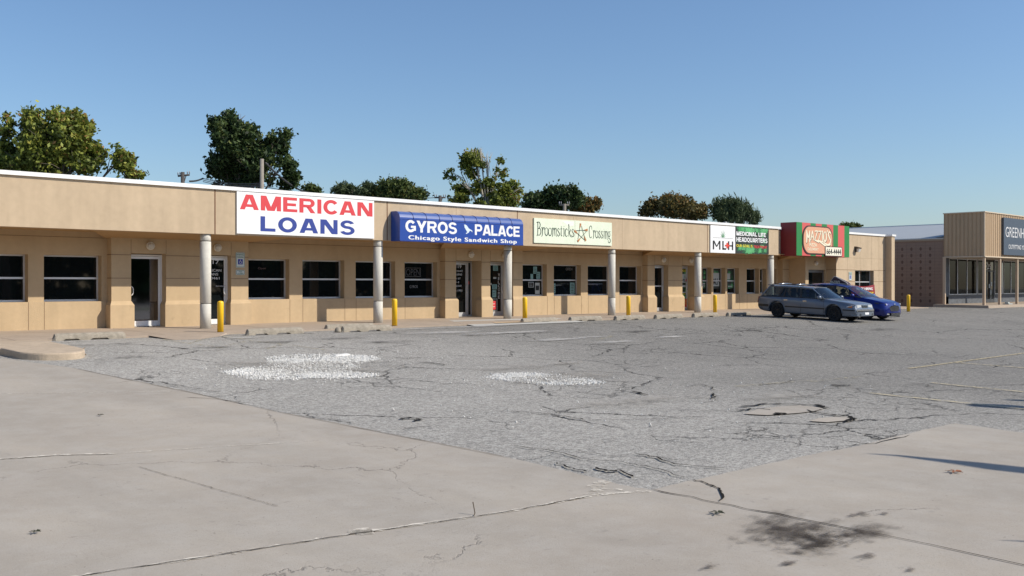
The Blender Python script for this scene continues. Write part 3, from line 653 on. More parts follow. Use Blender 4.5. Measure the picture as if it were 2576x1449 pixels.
# doors
def door(a, b, D, ztop=.90, zb=-1.275, handle='r', frame=ALU, fw=.05, lw=.055, side=None, back=GLASSM, bar=False):
    m_ = MB(); e = b if side is None else side
    m_.box(a, b, D, D + .1, ztop - fw, ztop); m_.box(a, a + fw, D, D + .1, zb, ztop - fw); m_.box(b - fw, b, D, D + .1, zb, ztop - fw)
    if side: m_.box(side - .03, side + .03, D - .004, D + .1, zb, ztop - fw); m_.box(side + .03, b - fw, D, D + .1, zb, zb + .06)
    m_.box(a + fw, e - fw, D + .002, D + .1, zb, zb + .02)
    f = m_.build('door', frame, mall)
    l0, l1 = a + fw + .008, e - (fw if not side else .03) - .008; z0, z1 = zb + .025, ztop - fw - .01
    g = MB(); g.box(l0, l1, D + .02, D + .06, z0, z0 + .14); g.box(l0, l1, D + .02, D + .06, z1 - .07, z1); g.box(l0, l0 + lw, D + .02, D + .06, z0 + .14, z1 - .07); g.box(l1 - lw, l1, D + .02, D + .06, z0 + .14, z1 - .07)
    if bar: g.box(l0 + lw, l1 - lw, D + .03, D + .05, -.12, -.06)
    g.build('door_leaf', frame, f)
    g = MB(); g.box(l0 + .03, l1 - .03, D + .035, D + .045, z0 + .1, z1 - .04)
    if side: g.box(side + .03, b - fw, D + .04, D + .05, zb + .05, ztop - fw)
    g.build('pane', back, f)
    hx = l1 - .03 if handle == 'r' else l0 + .03; dx = -.13 if handle == 'r' else .13
    g = MB(); g.tube([(hx, D + .02, -.05), (hx, D - .04, -.06), (hx + dx * .3, D - .06, -.08), (hx + dx * .55, D - .06, -.14), (hx + dx * .55, D - .06, -.26), (hx + dx * .3, D - .06, -.32), (hx, D - .04, -.34), (hx, D + .02, -.35)], .014)
    g.build('handle', WHITE_M, f)
    return f
d1 = doorsp[0][0]; FILM = mat('reflective door film', (.22, .22, .24), .04, metal=1.0); D1 = door(d1[0], d1[1], Dp + .28, handle='l', frame=WHITE_M, back=FILM)
d2 = doorsp[0][1]; D2 = door(d2[0], d2[1], Dp + .24, handle='r', frame=WHITE_M)
d3 = doorsp[1][0]; D3 = door(d3[0], d3[1], Dp + .58, handle='r', side=S(1176.5, Dp + .58))
d4 = doorsp[1][1]; D4 = door(d4[0], d4[1], Dp + .58, handle='r')
d5 = doorsp[2][0]; D5 = door(d5[0], d5[1], Dp + .28, handle='r', frame=ALU, bar=True)
d6 = doorsp[2][1]; D6 = door(d6[0], d6[1], Dp + .43, handle='r')
D7 = door(DD[0], DD[1], 28.70, ztop=.78, handle='l', frame=mat('dull bronze frame', (.16, .15, .14), .4, metal=.3), fw=.05, lw=.06)
# flat tan standing in for the reflection low in the first door; unused
REFL = mat('tan door reflection', (.34, .24, .14), .8)
# window and door writing
def wl(parent, txt, x0, y0, x1, y1, D, m=LETW, bold=.02, **k):
    xm = (x0 + x1) / 2; return write(txt, S(x0, D), S(x1, D), ZZ(xm, y1, D), ZZ(xm, y0, D), D, m, parent, bold=bold, **k)
f1 = fpx(0, 900, 2.576); Dd2 = Dp + .24 + .034
for t, xa, ya, xb, yb in (('117', 2118, 318, 2220, 360), ('AMERICAN', 2040, 410, 2244, 436), ('LOANS', 2080, 450, 2212, 476), ('664-0461', 2040, 490, 2226, 516), ('OUR HOURS', 2188, 578, 2276, 588)):
    (a, b), (c, d) = f1(xa, ya), f1(xb, yb); wl(D2, t, a, b, c, d, Dd2)
f3 = fpx(1780, 1020, 8.05); Dd3 = Dp + .58 + .034
for t, xa, ya, xb, yb in (('119', 112, 182, 292, 290), ('GYROS PALACE', -60, 345, 332, 408), ('332-8943', 30, 458, 312, 522), ('MON - SAT', 20, 585, 268, 642), ('10 - 8', 80, 705, 214, 765), ('CLOSED SUNDAY', -60, 820, 300, 880), ('Since 1995', -40, 968, 325, 1035)):
    (a, b), (c, d) = f3(xa, ya), f3(xb, yb); wl(D3, t, a, b, c, d, Dd3)
(a, b), (c, d) = f3(497, 700), f3(540, 800); sticker(D3, a, b, c, d, Dd3, RED)
for i, ch in enumerate('WELCOME'):
    (a, b), (c, d) = f3(1455, 450 + i * 118), f3(1515, 545 + i * 118); wl(D4, ch, a, b, c, d, Dd3, bold=0)
def note(parent, F, xa, ya, xb, yb, D, m=TEAL, lines=4, ink=INK, name='notice'):
    (x0, y0), (x1, y1) = F(xa, ya), F(xb, yb); o, a, b, z0, z1 = sticker(parent, x0, y0, x1, y1, D, m, name)
    if lines:
        g = MB(); h = (z1 - z0)
        for i in range(lines):
            zz = z1 - h * (i + 1) / (lines + 1); g.box(a + (b - a) * .15, b - (b - a) * random.uniform(.15, .35), D - .007, D - .004, zz - h * .03, zz + h * .03)
        g.build('print', ink, parent)
note(D4, f3, 1300, 195, 1452, 370, Dd3); note(D4, f3, 1272, 800, 1424, 962, Dd3); note(D4, f3, 1275, 985, 1400, 1215, Dd3, lines=2)
note(D4, f3, 1205, 765, 1255, 820, Dd3, PAPER, 0); note(D4, f3, 1305, 570, 1402, 625, Dd3, PAPER, 0); note(D4, f3, 1235, 1255, 1432, 1650, Dd3, PAPER, 0); note(D4, f3, 1250, 1275, 1415, 1630, Dd3 - .005, INK, 0); note(D4, f3, 1262, 1330, 1395, 1600, Dd3 - .01, RED, 2, LETW)
b2, b3, b4 = WO[len(bays[0][2]):][:4], WO[len(bays[0][2]) + 4:][:4], WO[len(bays[0][2]) + 8:]
fz = fpx(2000, 1000, 4.83)
note(b3[0], fz, 480, 240, 552, 375, DGLS); note(b3[0], fz, 540, 340, 612, 472, DGLS, lines=3); note(b3[0], fz, 428, 380, 478, 480, DGLS, lines=0); note(b3[0], fz, 390, 532, 488, 636, DGLS, PAPER, 0)
note(b3[0], fz, 398, 542, 480, 626, DGLS - .005, INK, 2, PAPER); note(b3[0], fz, 516, 548, 604, 760, DGLS, PAPER, 1); note(b3[0], fz, 528, 600, 592, 690, DGLS - .005, INK, 0)
note(b3[1], fz, 872, 560, 902, 750, DGLS); note(b3[1], fz, 1180, 545, 1268, 755, DGLS, TEAL, 6)
(a, b), (c, d) = fz(1100, 262), fz(1222, 312); wl(b3[1], 'OPEN', a, b, c, d, DGLS, DIMW, 0)
f4 = fpx(1400, 900, 3.6225)
def outline(parent, F, xa, ya, xb, yb, D, m, t=.012):
    (x0, y0), (x1, y1) = F(xa, ya), F(xb, yb); a, b = S(x0, D), S(x1, D); z1, z0 = ZZ((x0 + x1) / 2, y0, D), ZZ((x0 + x1) / 2, y1, D); g = MB()
    g.box(a, b, D - .006, D, z1 - t, z1); g.box(a, b, D - .006, D, z0, z0 + t); g.box(b - t, b, D - .006, D, z0 + t, z1 - t); g.box(a, a + t, D - .006, D, z0 + t, z1 - t); g.build('sign_frame', m, parent)
outline(b2[3], f4, 712, 560, 928, 686, DGLS, DIMW); (a, b), (c, d) = f4(722, 575), f4(915, 672); wl(b2[3], 'OPEN', a, b, c, d, DGLS, mat('unlit neon', (.05, .05, .055), .6), 0)
(a, b), (c, d) = f4(770, 808), f4(885, 848); wl(b2[3], 'GYROS', a, b, c, d, DGLS, DIMW, .01)
f5 = fpx(920, 980, 9.908); (a, b), (c, d) = f5(945, 715), f5(1250, 820); wl(b2[0], 'Open', a, b, c, d, DGLS, mat('unlit pink neon', (.09, .05, .045), .6), 0)

# leaf artwork
def leaflets(mb, cx, cz, r, rot, D, nl=7, spread=2.3, wd=.13):
    for i in range(nl):
        a = math.pi / 2 + rot + (i - (nl - 1) / 2) * spread / (nl - 1); L = r * (1 - .09 * abs(i - (nl - 1) / 2) ** 1.3); dx, dz = math.cos(a), math.sin(a); w_ = wd * L
        mb.poly([(cx, D, cz), (cx + dx * L * .45 - dz * w_, D, cz + dz * L * .45 + dx * w_), (cx + dx * L, D, cz + dz * L), (cx + dx * L * .45 + dz * w_, D, cz + dz * L * .45 - dx * w_)])
LEAFG = [mat('leaf print %d' % i, c, .5) for i, c in enumerate(((.02, .14, .05), (.05, .28, .09), (.13, .46, .18), (.012, .07, .03)))]
BLK = mat('near black print', (.02, .025, .02), .5); ORG_ = mat('orange print', (.7, .2, .03), .5); YEL = mat('yellow print', (.75, .62, .05), .5)
def leafposter(parent, a, b, z0, z1, D, n, r):
    for k in range(4):
        g = MB()
        for _ in range(n // 4):
            rr = r * random.uniform(.6, 1.1); x, z = random.uniform(a + rr * .6, b - rr * .6) if b - a > rr * 1.3 else (a + b) / 2, random.uniform(z0, z1 - rr * .8)
            leaflets(g, x, z, min(rr, (b - a) * .5, z1 - z), random.uniform(-.3, .3), D - .001 * (k + 1) - random.random() * .0008, 7, 2.8, .07)
        g.build('leaf_print', LEAFG[k], parent, fix=False)
def mlh(parent, a, b, z0, z1, D, leaf=True):
    w_, h = b - a, z1 - z0
    if leaf:
        g = MB(); leaflets(g, a + w_ * .5, z0 + h * .56, h * .30, 0, D - .004, 7, 2.5, .055); g.build('leaf_print', LEAFG[1], parent, fix=False)
        g = MB(); g.box(a + w_ * .1, a + w_ * .9, D - .005, D, z0 + h * .545, z0 + h * .552); g.build('line_print', INK, parent)
    y0, y1 = z0 + h * .12, z0 + h * .44; g = MB(); t = w_ * .05
    bar = lambda x0, x1, c, d: g.box(a + w_ * x0, a + w_ * x1, D - .008, D, c, d)
    bar(.09, .14, y0, y1); bar(.34, .39, y0, y1)
    for q in (0, 1):
        xs_ = (.12, .24) if q == 0 else (.36, .24)
        g.hexa([(a + w_ * (xs_[0] - .02), D - .008, y1), (a + w_ * (xs_[0] + .03), D - .008, y1), (a + w_ * (xs_[0] + .03), D - .001, y1), (a + w_ * (xs_[0] - .02), D - .001, y1)],
               [(a + w_ * (xs_[1] - .02), D - .008, y0 + .1 * h), (a + w_ * (xs_[1] + .02), D - .008, y0 + .1 * h), (a + w_ * (xs_[1] + .02), D - .001, y0 + .1 * h), (a + w_ * (xs_[1] - .02), D - .001, y0 + .1 * h)])
    bar(.47, .52, y0, y1); bar(.47, .62, y0, y0 + .06 * h); bar(.70, .75, y0, y1); bar(.86, .91, y0, y1); bar(.70, .90, y0 + h * .13, y0 + h * .18); g.build('lettering', INK, parent)
    g = MB(); ym = y0 + h * .16; g.box(a + w_ * .58, a + w_ * .76, D - .012, D - .009, ym - h * .03, ym + h * .03); g.box(a + w_ * .64, a + w_ * .70, D - .0125, D - .0095, ym - h * .1, ym + h * .1); g.build('cross_print', mat('red cross print', (.7, .06, .03), .5), parent)
DL6 = Dp + .43 + .033; fA = fpx(2550, 980, 5.175)
def px2(F, xa, ya, xb, yb, D): (x0, y0), (x1, y1) = F(xa, ya), F(xb, yb); xm = (x0 + x1) / 2; return S(x0, D), S(x1, D), ZZ(xm, y1, D), ZZ(xm, y0, D)
note(D6, fA, 660, 385, 845, 1185, DL6, BLK, 0); a, b, z0, z1 = px2(fA, 660, 385, 845, 1185, DL6); leafposter(D6, a, b, z0 + .3, z1, DL6 - .004, 24, .25)
note(D6, fA, 690, 512, 832, 690, DL6 - .012, PAPER, 0); a, b, z0, z1 = px2(fA, 670, 500, 832, 690, DL6 - .016); mlh(D6, a, b, z0, z1, DL6 - .017)
note(D6, fA, 690, 738, 822, 778, DL6 - .012, PAPER, 0); note(D6, fA, 690, 878, 805, 895, DL6 - .012, PAPER, 0); note(D6, fA, 690, 912, 765, 925, DL6 - .012, YEL, 0)
note(D6, fA, 690, 1020, 835, 1182, DL6 - .012, RED, 0); a, b, z0, z1 = px2(fA, 700, 1035, 815, 1085, DL6 - .018); write('DEAL 10', a, b, z0, z1, DL6 - .018, YEL, D6); a, b, z0, z1 = px2(fA, 700, 1095, 805, 1142, DL6 - .018); write('OFF 15', a, b, z0, z1, DL6 - .018, YEL, D6)
a, b, z0, z1 = px2(fA, 700, 420, 778, 468, DL6 - .018); write('420', a, b, z0, z1, DL6 - .018, YEL, D6)
for wi, (xa, xb) in enumerate(((1110, 1190), (1335, 1470), (1615, 1755))):
    note(b4[wi], fA, xa, 418, xb, 810, DGLS, BLK, 0); a, b, z0, z1 = px2(fA, xa, 418, xb, 810, DGLS); leafposter(b4[wi], a, b, z0, z1, DGLS - .004, 16, .24)
note(b4[1], fA, 1332, 488, 1455, 760, DGLS - .012, PAPER, 0); a, b, z0, z1 = px2(fA, 1332, 600, 1462, 730, DGLS - .016); write('MLH', a, b, z0, z1, DGLS - .017, INK, b4[1], bold=.03)
note(b4[2], fA, 1615, 500, 1680, 620, DGLS - .012, PAPER, 0); note(b4[2], fA, 1640, 752, 1720, 776, DGLS - .012, PAPER, 0)
a, b, z0, z1 = px2(fA, 1060, 700, 1165, 780, DGLS - .016); write('TREATMENT', a - 1.0, b, z0, z1, DGLS - .017, LETW, b4[0]); bpy.data.objects[b4[0].children[-1].name].name = 'lettering'

# ------------------------------------------------------------------ signs on the fascia (things of their own)
def signboard(name, label, x0, x1, z0, z1, D0, D1, m, cat_='sign'):
    t = thing(name, ((x0 + x1) / 2, D1, z0), label, cat_); g = MB(); g.box(x0, x1, D0, D1, z0, z1); g.build('board', m, t); return t
SD = Df - .05
sg = signboard('shop_sign', 'large white sign with red AMERICAN above blue LOANS', S(596.3, SD), S(941.2, SD), 1.545, 2.832, SD, Df - .006, WH)
block('AMERICAN', S(603.2, SD), S(937.1, SD), 2.285, 2.745, SD, RED, sg, .13); block('LOANS', S(655.3, SD), S(892.6, SD), 1.64, 2.105, SD, BLUE, sg, .15)
# awning sign
AW = thing('awning_sign', (24.2, Df, 1.48), 'blue rounded awning sign reading GYROS PALACE', 'awning')
AX0, AX1, AD = S(1006, 27.5), S(1316.3, 27.5), 27.5; VIN = mat('blue awning vinyl', (.016, .06, .31), .32, spec=.5, coat=.25)
arc = [(AD + .27 - .27 * math.cos(t * math.pi / 2 / 8), 2.235 + .27 * math.sin(t * math.pi / 2 / 8)) for t in range(9)]
g = MB(); prof = [(AD, 1.48), *arc, (Df - .004, 2.505), (Df - .004, 1.48)]; n_ = len(prof)
g.add([(AX0, y, z) for y, z in prof] + [(AX1, y, z) for y, z in prof], [tuple(range(n_)), tuple(range(2 * n_ - 1, n_ - 1, -1))] + [(i, (i + 1) % n_, n_ + (i + 1) % n_, n_ + i) for i in range(n_)]); g.build('vinyl_cover', VIN, AW)
VT = mat('blue vinyl with painted sheen', (.055, .10, .30), .3, spec=.6, coat=.3); g = MB(); a2 = [(y - .002, z + .002) for y, z in arc[1:]] + [(Df - .006, 2.508)]  # lighter blue paints the gloss of reflected sky into the curved top
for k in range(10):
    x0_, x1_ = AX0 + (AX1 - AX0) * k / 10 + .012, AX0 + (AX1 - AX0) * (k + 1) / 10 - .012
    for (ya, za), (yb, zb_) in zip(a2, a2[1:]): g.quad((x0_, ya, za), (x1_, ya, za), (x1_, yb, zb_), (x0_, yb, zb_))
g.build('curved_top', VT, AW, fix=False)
RIB = mat('awning rib', (.015, .03, .16), .4)
for k in range(1, 10):
    x = AX0 + (AX1 - AX0) * k / 10; g = MB(); g.tube([(x, y - .004, z + .004) for y, z in arc] + [(x, Df - .01, 2.508)], .012, 6); g.build('rib', RIB, AW)
g = MB(); g.box(AX0 + .01, AX1 - .01, AD - .006, AD + .004, 2.222, 2.236); g.build('seam', RIB, AW)
g = MB(); g.box(AX0, AX1, AD - .008, AD + .03, 1.47, 1.495); g.build('bottom_rail', RIB, AW)
SGW = mat('white vinyl lettering', (.78, .78, .78), .4)
block('GYROS', S(1019.7, AD), S(1149.6, AD), 1.795, 2.20, AD, SGW, AW, .07); block('PALACE', S(1194.5, AD), S(1307.3, AD), 1.795, 2.185, AD, SGW, AW, .05)
write('Chicago Style Sandwich Shop', S(1027, AD), S(1300, AD), 1.495, 1.685, AD, SGW, AW, heavy=.04, depth=.006, spacing=1.15)
EX, EZ, es = S(1177, AD), 1.99, .5; g = MB()
pts = [(-.42, .40), (-.30, .44), (-.12, .36), (.06, .1), (.22, .0), (.42, -.10), (.46, -.28), (.38, -.22), (.30, -.14), (.16, -.16), (.10, -.30), (-.08, -.42), (-.22, -.46), (-.2, -.38), (-.06, -.3), (-.12, -.2), (-.26, .02), (-.36, .2), (-.34, .3)]
g.extr([(EX + x * es * .95, EZ + z * es * .75) for x, z in pts], lambda x, z, d: (x, AD - .003 - d, z), .003); g.build('bird_emblem', mat('pale blue white print', (.62, .72, .78), .5), AW)
# crossing sign
SB = mat('pale cream green board', (.70, .76, .60), .6, var=.03, vscale=2, streak=.05)
a, b = S(1343.5, SD), S(1539.1, SD); CSg = signboard('shop_sign', 'pale green board reading Broomsticks Crossing with crossed brooms', a, b, 1.625, 2.60, SD, Df - .006, SB)
DKG = mat('dark green lettering', (.035, .065, .045), .6); g = MB(); L = b - a
strokes(g, 'Broomsticks', a + L * .03, a + L * .50, 1.93, 2.43, SD - .004, .085); strokes(g, 'Crossing', a + L * .69, a + L * .985, 1.93, 2.41, SD - .004, .085); g.build('lettering', DKG, CSg, fix=False)
BRM = mat('orange brown broom bristles', (.42, .17, .06), .8); cx, cz = a + L * .585, 2.09; star = []
for k in range(5):
    t = math.pi / 2 + k * 2 * math.pi / 5 + .08; star.append((cx + .42 * math.cos(t), cz + .40 * math.sin(t)))
for k in range(5):
    (x0, z0), (x1, z1) = star[k], star[(k + 2) % 5]; dx, dz = x0 - x1, z0 - z1; q = math.hypot(dx, dz); dx, dz = dx / q, dz / q
    g = MB(); g.tube([(x1 + dx * q * .12, SD - .01 - .003 * k, z1 + dz * q * .12), (x0 - dx * q * .25, SD - .01 - .003 * k, z0 - dz * q * .25)], .008, 5); g.build('broom_handle', DKG, CSg)
    g = MB(); bx, bz = x0 - dx * q * .26, z0 - dz * q * .26; y_ = SD - .012 - .003 * k
    g.hexa([(bx - dz * .015, y_, bz + dx * .015), (bx + dz * .015, y_, bz - dx * .015), (bx + dz * .015, y_ + .008, bz - dx * .015), (bx - dz * .015, y_ + .008, bz + dx * .015)],
           [(x0 - dz * .05, y_, z0 + dx * .05), (x0 + dz * .05, y_, z0 - dx * .05), (x0 + dz * .05, y_ + .008, z0 - dx * .05), (x0 - dz * .05, y_ + .008, z0 + dx * .05)]); g.build('broom_bristles', BRM, CSg)
g = MB(); g.poly([(a + L * .33, SD - .002, 2.56), (a + L * .49, SD - .002, 2.55), (a + L * .49, SD - .002, 2.38), (a + L * .42, SD - .002, 2.36)]); g.build('bleached_patch', mat('bleached board', (.80, .82, .72), .5), CSg)
g = MB(); g.box(a + L * .505, a + L * .508, SD - .003, SD, 1.64, 2.585); g.build('board_seam', mat('board seam', (.4, .44, .36), .8), CSg)
# white MLH sign and leaf banner
a, b = S(1787.3, SD), S(1849.5, SD); g1 = signboard('shop_sign', 'square white sign with a green leaf over black letters MLH', a, b, 1.50, 2.80, SD, Df - .006, WH); mlh(g1, a, b, 1.50, 2.80, SD - .001)
a, b = S(1850.8, SD), S(1933.9, SD); g2 = signboard('banner_sign', 'dark green leaf print banner reading MEDICINAL LIFE HEADQUARTERS', a, b, 1.51, 2.80, SD, Df - .006, BLK, 'banner'); L = b - a
for k in range(4):
    g = MB()
    for _ in range(26):
        rr = random.uniform(.22, .42); x = random.uniform(a + .1, b - .1); top_ = random.random() < .5; z = random.uniform(2.72, 2.8) if top_ else random.uniform(1.52, 1.72) if random.random() < .7 else random.uniform(1.8, 2.5)
        rr = min(rr, x - a, b - x, (z - 1.52 if top_ else 2.78 - z)); leaflets(g, x, z, max(rr, .05), (math.pi if top_ else 0) + random.uniform(-.3, .3), SD - .002 - .0012 * k - random.random() * .001, 7, 3.3, .075)
    g.build('leaf_print', LEAFG[(3, 0, 1, 2)[k]], g2, fix=False)
SH = mat('white print', (.8, .8, .8), .5)
g = MB(); g.box(a + .02, a + L * .96, SD - .0085, SD - .0075, 2.26, 2.35); g.box(a + .02, a + L * .98, SD - .0085, SD - .0075, 1.99, 2.05); g.build('shadow_print', BLK, g2)
block('MEDICINAL LIFE', a + .04, a + L * .90, 2.38, 2.58, SD - .009, SH, g2, .1); block('HEADQUARTERS', a + .04, a + L * .95, 2.08, 2.30, SD - .009, SH, g2, .1)
write('OUR GOAL IS', a + .03, a + L * .49, 1.82, 1.95, SD - .009, YEL, g2, heavy=.035, spacing=1.06, depth=.005); write('TREATMENT', a + L * .52, a + L * .94, 1.80, 1.93, SD - .009, RED, g2, heavy=.035, spacing=1.06, depth=.005)
# pizza sign
PZ = thing('box_sign', (49.5, 28, 1.48), 'red and green striped box sign with the pizza shop name on a tan oval', 'sign')
X0, X1, PD = 46.75, 52.3, 27.36; MAR = mat('dark red sign side', (.20, .012, .018), .5); GRN = mat('green stripe', (.015, .20, .045), .5); CRL = mat('coral red stripe', (.60, .10, .09), .5)
g = MB(); g.box(X0, X1, PD + .01, 28.29, 1.48, 3.205); g.build('box', MAR, PZ)
cuts = [0, .098, .192, .205 + .09, .40, .50, .60, .705, .80, .905, 1.0]; fs_ = lambda u: X0 + (X1 - X0) * u
st = [(0, .10, 'g'), (.10, .25, 'r'), (.25, .35, 'g'), (.35, .46, 'r'), (.46, .56, 'g'), (.56, .68, 'r'), (.68, .775, 'g'), (.775, .90, 'r'), (.90, 1, 'g')]
for a_, b_, c_ in st: g = MB(); g.box(fs_(a_), fs_(b_), PD, PD + .01, 1.485, 3.2); g.build('stripe', GRN if c_ == 'g' else CRL, PZ)
def rrect(x0, x1, z0, z1, r, n=8):
    o = []
    for cx_, cz_, t0 in ((x1 - r, z1 - r, 0), (x0 + r, z1 - r, 90), (x0 + r, z0 + r, 180), (x1 - r, z0 + r, 270)):
        for k in range(n + 1): t = R(t0 + 90 * k / n); o.append((cx_ + r * math.cos(t), cz_ + r * math.sin(t)))
    return o
fn = lambda x, z, d: (x, PD - d, z)
g = MB(); g.extr(rrect(fs_(.10), fs_(.665), 1.57, 3.07, .62), fn, .03); g.build('oval_rim', mat('dark oval rim', (.05, .02, .02), .5), PZ)
g = MB(); g.extr(rrect(fs_(.115), fs_(.65), 1.63, 3.01, .58), lambda x, z, d: (x, PD - .03 - d, z), .012); g.build('oval', mat('tan oval', (.66, .33, .20), .5), PZ)
IV = mat('ivory lettering', (.82, .74, .55), .45); DR = mat('dark letter edge', (.06, .02, .015), .5)
MZ = {'M': (.62, [[(.02, .0), (.1, .1), (.1, .85), (.02, 1.0)], [(.1, .95), (.3, .35)], [(.3, .35), (.5, 1.0)], [(.5, .98), (.5, .1), (.58, .02)]]),
      'A': (.52, [[(.02, 0), (.24, 1)], [(.24, 1), (.46, 0)], [(.12, .35), (.36, .35)]]),
      'Z': (.5, [[(.04, .95), (.44, 1)], [(.44, 1), (.06, .06)], [(.06, .06), (.4, -.02), (.6, -.14)]]),
      'I': (.24, [[(.12, 1), (.12, 0)], [(.04, 1), (.2, 1)], [(.04, 0), (.2, 0)]]), 'O': (.5, [[(.24, 1), (.06, .75), (.06, .25), (.24, 0), (.42, .25), (.42, .75), (.24, 1)]]),
      "'": (.14, [[(.08, 1.15), (.04, .9)]]), 'S': (.48, [[(.42, .86), (.24, 1.02), (.08, .8), (.22, .52), (.4, .22), (.24, -.02), (.02, -.08)]])}
nx0, nx1 = fs_(.155), fs_(.625); tot = sum(MZ[c][0] for c in "MAZZIO'S"); kx = (nx1 - nx0) / tot
for (dy, ww, m_, dx_) in ((0, .21, DR, .02), (.004, .16, IV, 0)):
    x = nx0; g = MB()
    for i, c in enumerate("MAZZIO'S"):
        zb = 2.32 - .05 * math.sin(i / 7 * 3.1) - (.14 if i in (0, 7) else 0); zt_ = 2.80 + .02 * math.sin(i / 7 * 3.14)
        for k_, stt in enumerate(MZ[c][1]): ribbon(g, stt, ww, lambda p_, q_: (x + p_ * kx + dx_, PD - .044 - dy - .0004 * k_, zb + q_ * (zt_ - zb) - dx_), taper=.6, curve=len(stt) > 2)
        x += MZ[c][0] * kx
    for sw in ([(.36, 2.32), (.44, 2.2), (.52, 2.04), (.56, 2.0)], [(.46, 2.28), (.52, 2.15), (.58, 2.1), (.62, 2.16)]):
        ribbon(g, [(fs_(a_) + dx_, b_ - dx_) for a_, b_ in sw], .13 * ww / .21 + .0, lambda p_, q_: (p_, PD - .043 - dy, q_), taper=.3)
    g.build('lettering', m_, PZ, fix=False)
write('PIZZA', fs_(.215), fs_(.355), 1.98, 2.16, PD - .042, IV, PZ, heavy=.03); write('DELIVERY', fs_(.185), fs_(.385), 1.77, 1.91, PD - .042, IV, PZ, heavy=.03)
g = MB(); g.extr(rrect(fs_(.505), fs_(.835), 1.50, 2.03, .03, 2), fn, .06); g.build('number_frame', DR, PZ); g = MB(); g.extr(rrect(fs_(.515), fs_(.825), 1.54, 1.99, .02, 2), lambda x, z, d: (x, PD - .06 - d, z), .006); g.build('number_plate', mat('ivory plate', (.80, .76, .62), .5), PZ)
write('664-4444', fs_(.53), fs_(.81), 1.61, 1.91, PD - .067, INK, PZ, bold=.012)
# small fixed signs
def hc(g, cx, cz, s, D, fnm=None):
    q = lambda x, z: (cx + x * s, D, cz + z * s)
    ribbon(g, [(0, .42), (.02, .1), (.22, .08)], .11, q, 1, False); ribbon(g, [(.2, .1), (.32, -.3), (.42, -.28)], .1, q, 1, False)
    ribbon(g, [(-.06, .18), (-.24, 0), (-.2, -.28), (.02, -.4), (.22, -.28)], .09, q, 1); ribbon(g, [(-.07, .42), (.07, .42)], .14, q, 1, False); ribbon(g, [(.02, .26), (.18, .26)], .07, q, 1, False)
GRT = mat('green print', (.02, .14, .08), .5); HB = mat('reflective blue', (.01, .03, .30), .5); SGN = mat('white reflective sheet', (.60, .64, .62), .5)
def parking_sign(x0, x1, z0, z1, D, label, small=False):
    t = thing('parking_sign', ((x0 + x1) / 2, D, z0), label, 'sign'); w_, h = x1 - x0, z1 - z0
    g = MB(); g.extr(rrect(x0, x1, z0, z1, .035, 4), lambda x, z, d: (x, D - d, z), .006); g.build('plate', SGN, t)
    g = MB(); e = .018; o_ = rrect(x0 + .012, x1 - .012, z0 + .012, z1 - .012, .03, 4); i_ = rrect(x0 + .024, x1 - .024, z0 + .024, z1 - .024, .022, 4); n2 = len(o_)
    g.add([(x, D - .009, z) for x, z in o_] + [(x, D - .009, z) for x, z in i_], [(i, (i + 1) % n2, n2 + (i + 1) % n2, n2 + i) for i in range(n2)]); g.build('border', GRT, t, fix=False)
    if small:
        write('VAN', x0 + w_ * .3, x1 - w_ * .3, z0 + h * .52, z0 + h * .76, D - .007, GRT, t, bold=.03, depth=.003); write('ACCESSIBLE', x0 + w_ * .16, x1 - w_ * .16, z0 + h * .22, z0 + h * .42, D - .007, GRT, t, bold=.02, depth=.003)
    else:
        write('RESERVED', x0 + w_ * .11, x1 - w_ * .11, z0 + h * .80, z0 + h * .90, D - .007, GRT, t, bold=.02, depth=.003); write('PARKING', x0 + w_ * .14, x1 - w_ * .14, z0 + h * .64, z0 + h * .74, D - .007, GRT, t, bold=.02, depth=.003)
        bs = w_ * .27; g = MB(); g.box(x0 + w_ / 2 - bs, x0 + w_ / 2 + bs, D - .009, D - .006, z0 + h * .38 - bs, z0 + h * .38 + bs); g.build('blue_square', HB, t)
        g = MB(); hc(g, x0 + w_ / 2, z0 + h * .38, bs * 1.7, D - .0105); g.build('wheelchair_symbol', LETW, t, fix=False)
    return t
a, b, z0, z1 = px2(f1, 2390, 243, 2480, 395, Dp); parking_sign(a, b, z0, z1, Dp - .012, 'reserved parking sign with blue wheelchair square on the wall beside the door marked 17')
a, b, z0, z1 = px2(f1, 2390, 420, 2480, 470, Dp); parking_sign(a, b, z0, z1, Dp - .012, 'small green and white van accessible plate under the reserved parking sign', True)
fB = fpx(3220, 980, 5.176); a, b, z0, z1 = px2(fB, 628, 470, 690, 640, Df); parking_sign(a, b, z0, z1, Df - .012, 'reserved parking sign on the sunlit wall by the pizza shop window')
a, b, z0, z1 = px2(fpx(3000, 1000, 12.075), 1310, 995, 1412, 1262, Dp)
t = thing('notice_board', ((a + b) / 2, Dp, z0), 'narrow white notice with two black pictures on the pier beside the pizza shop entrance', 'notice'); g = MB(); g.box(a, b, Dp - .01, Dp - .002, z0, z1); g.build('plate', SGN, t)
g = MB(); h = z1 - z0; g.box(a + .07, b - .07, Dp - .013, Dp - .01, z0 + h * .56, z0 + h * .8); g.box(a + .05, b - .03, Dp - .013, Dp - .01, z0 + h * .27, z0 + h * .45); g.build('print', INK, t)
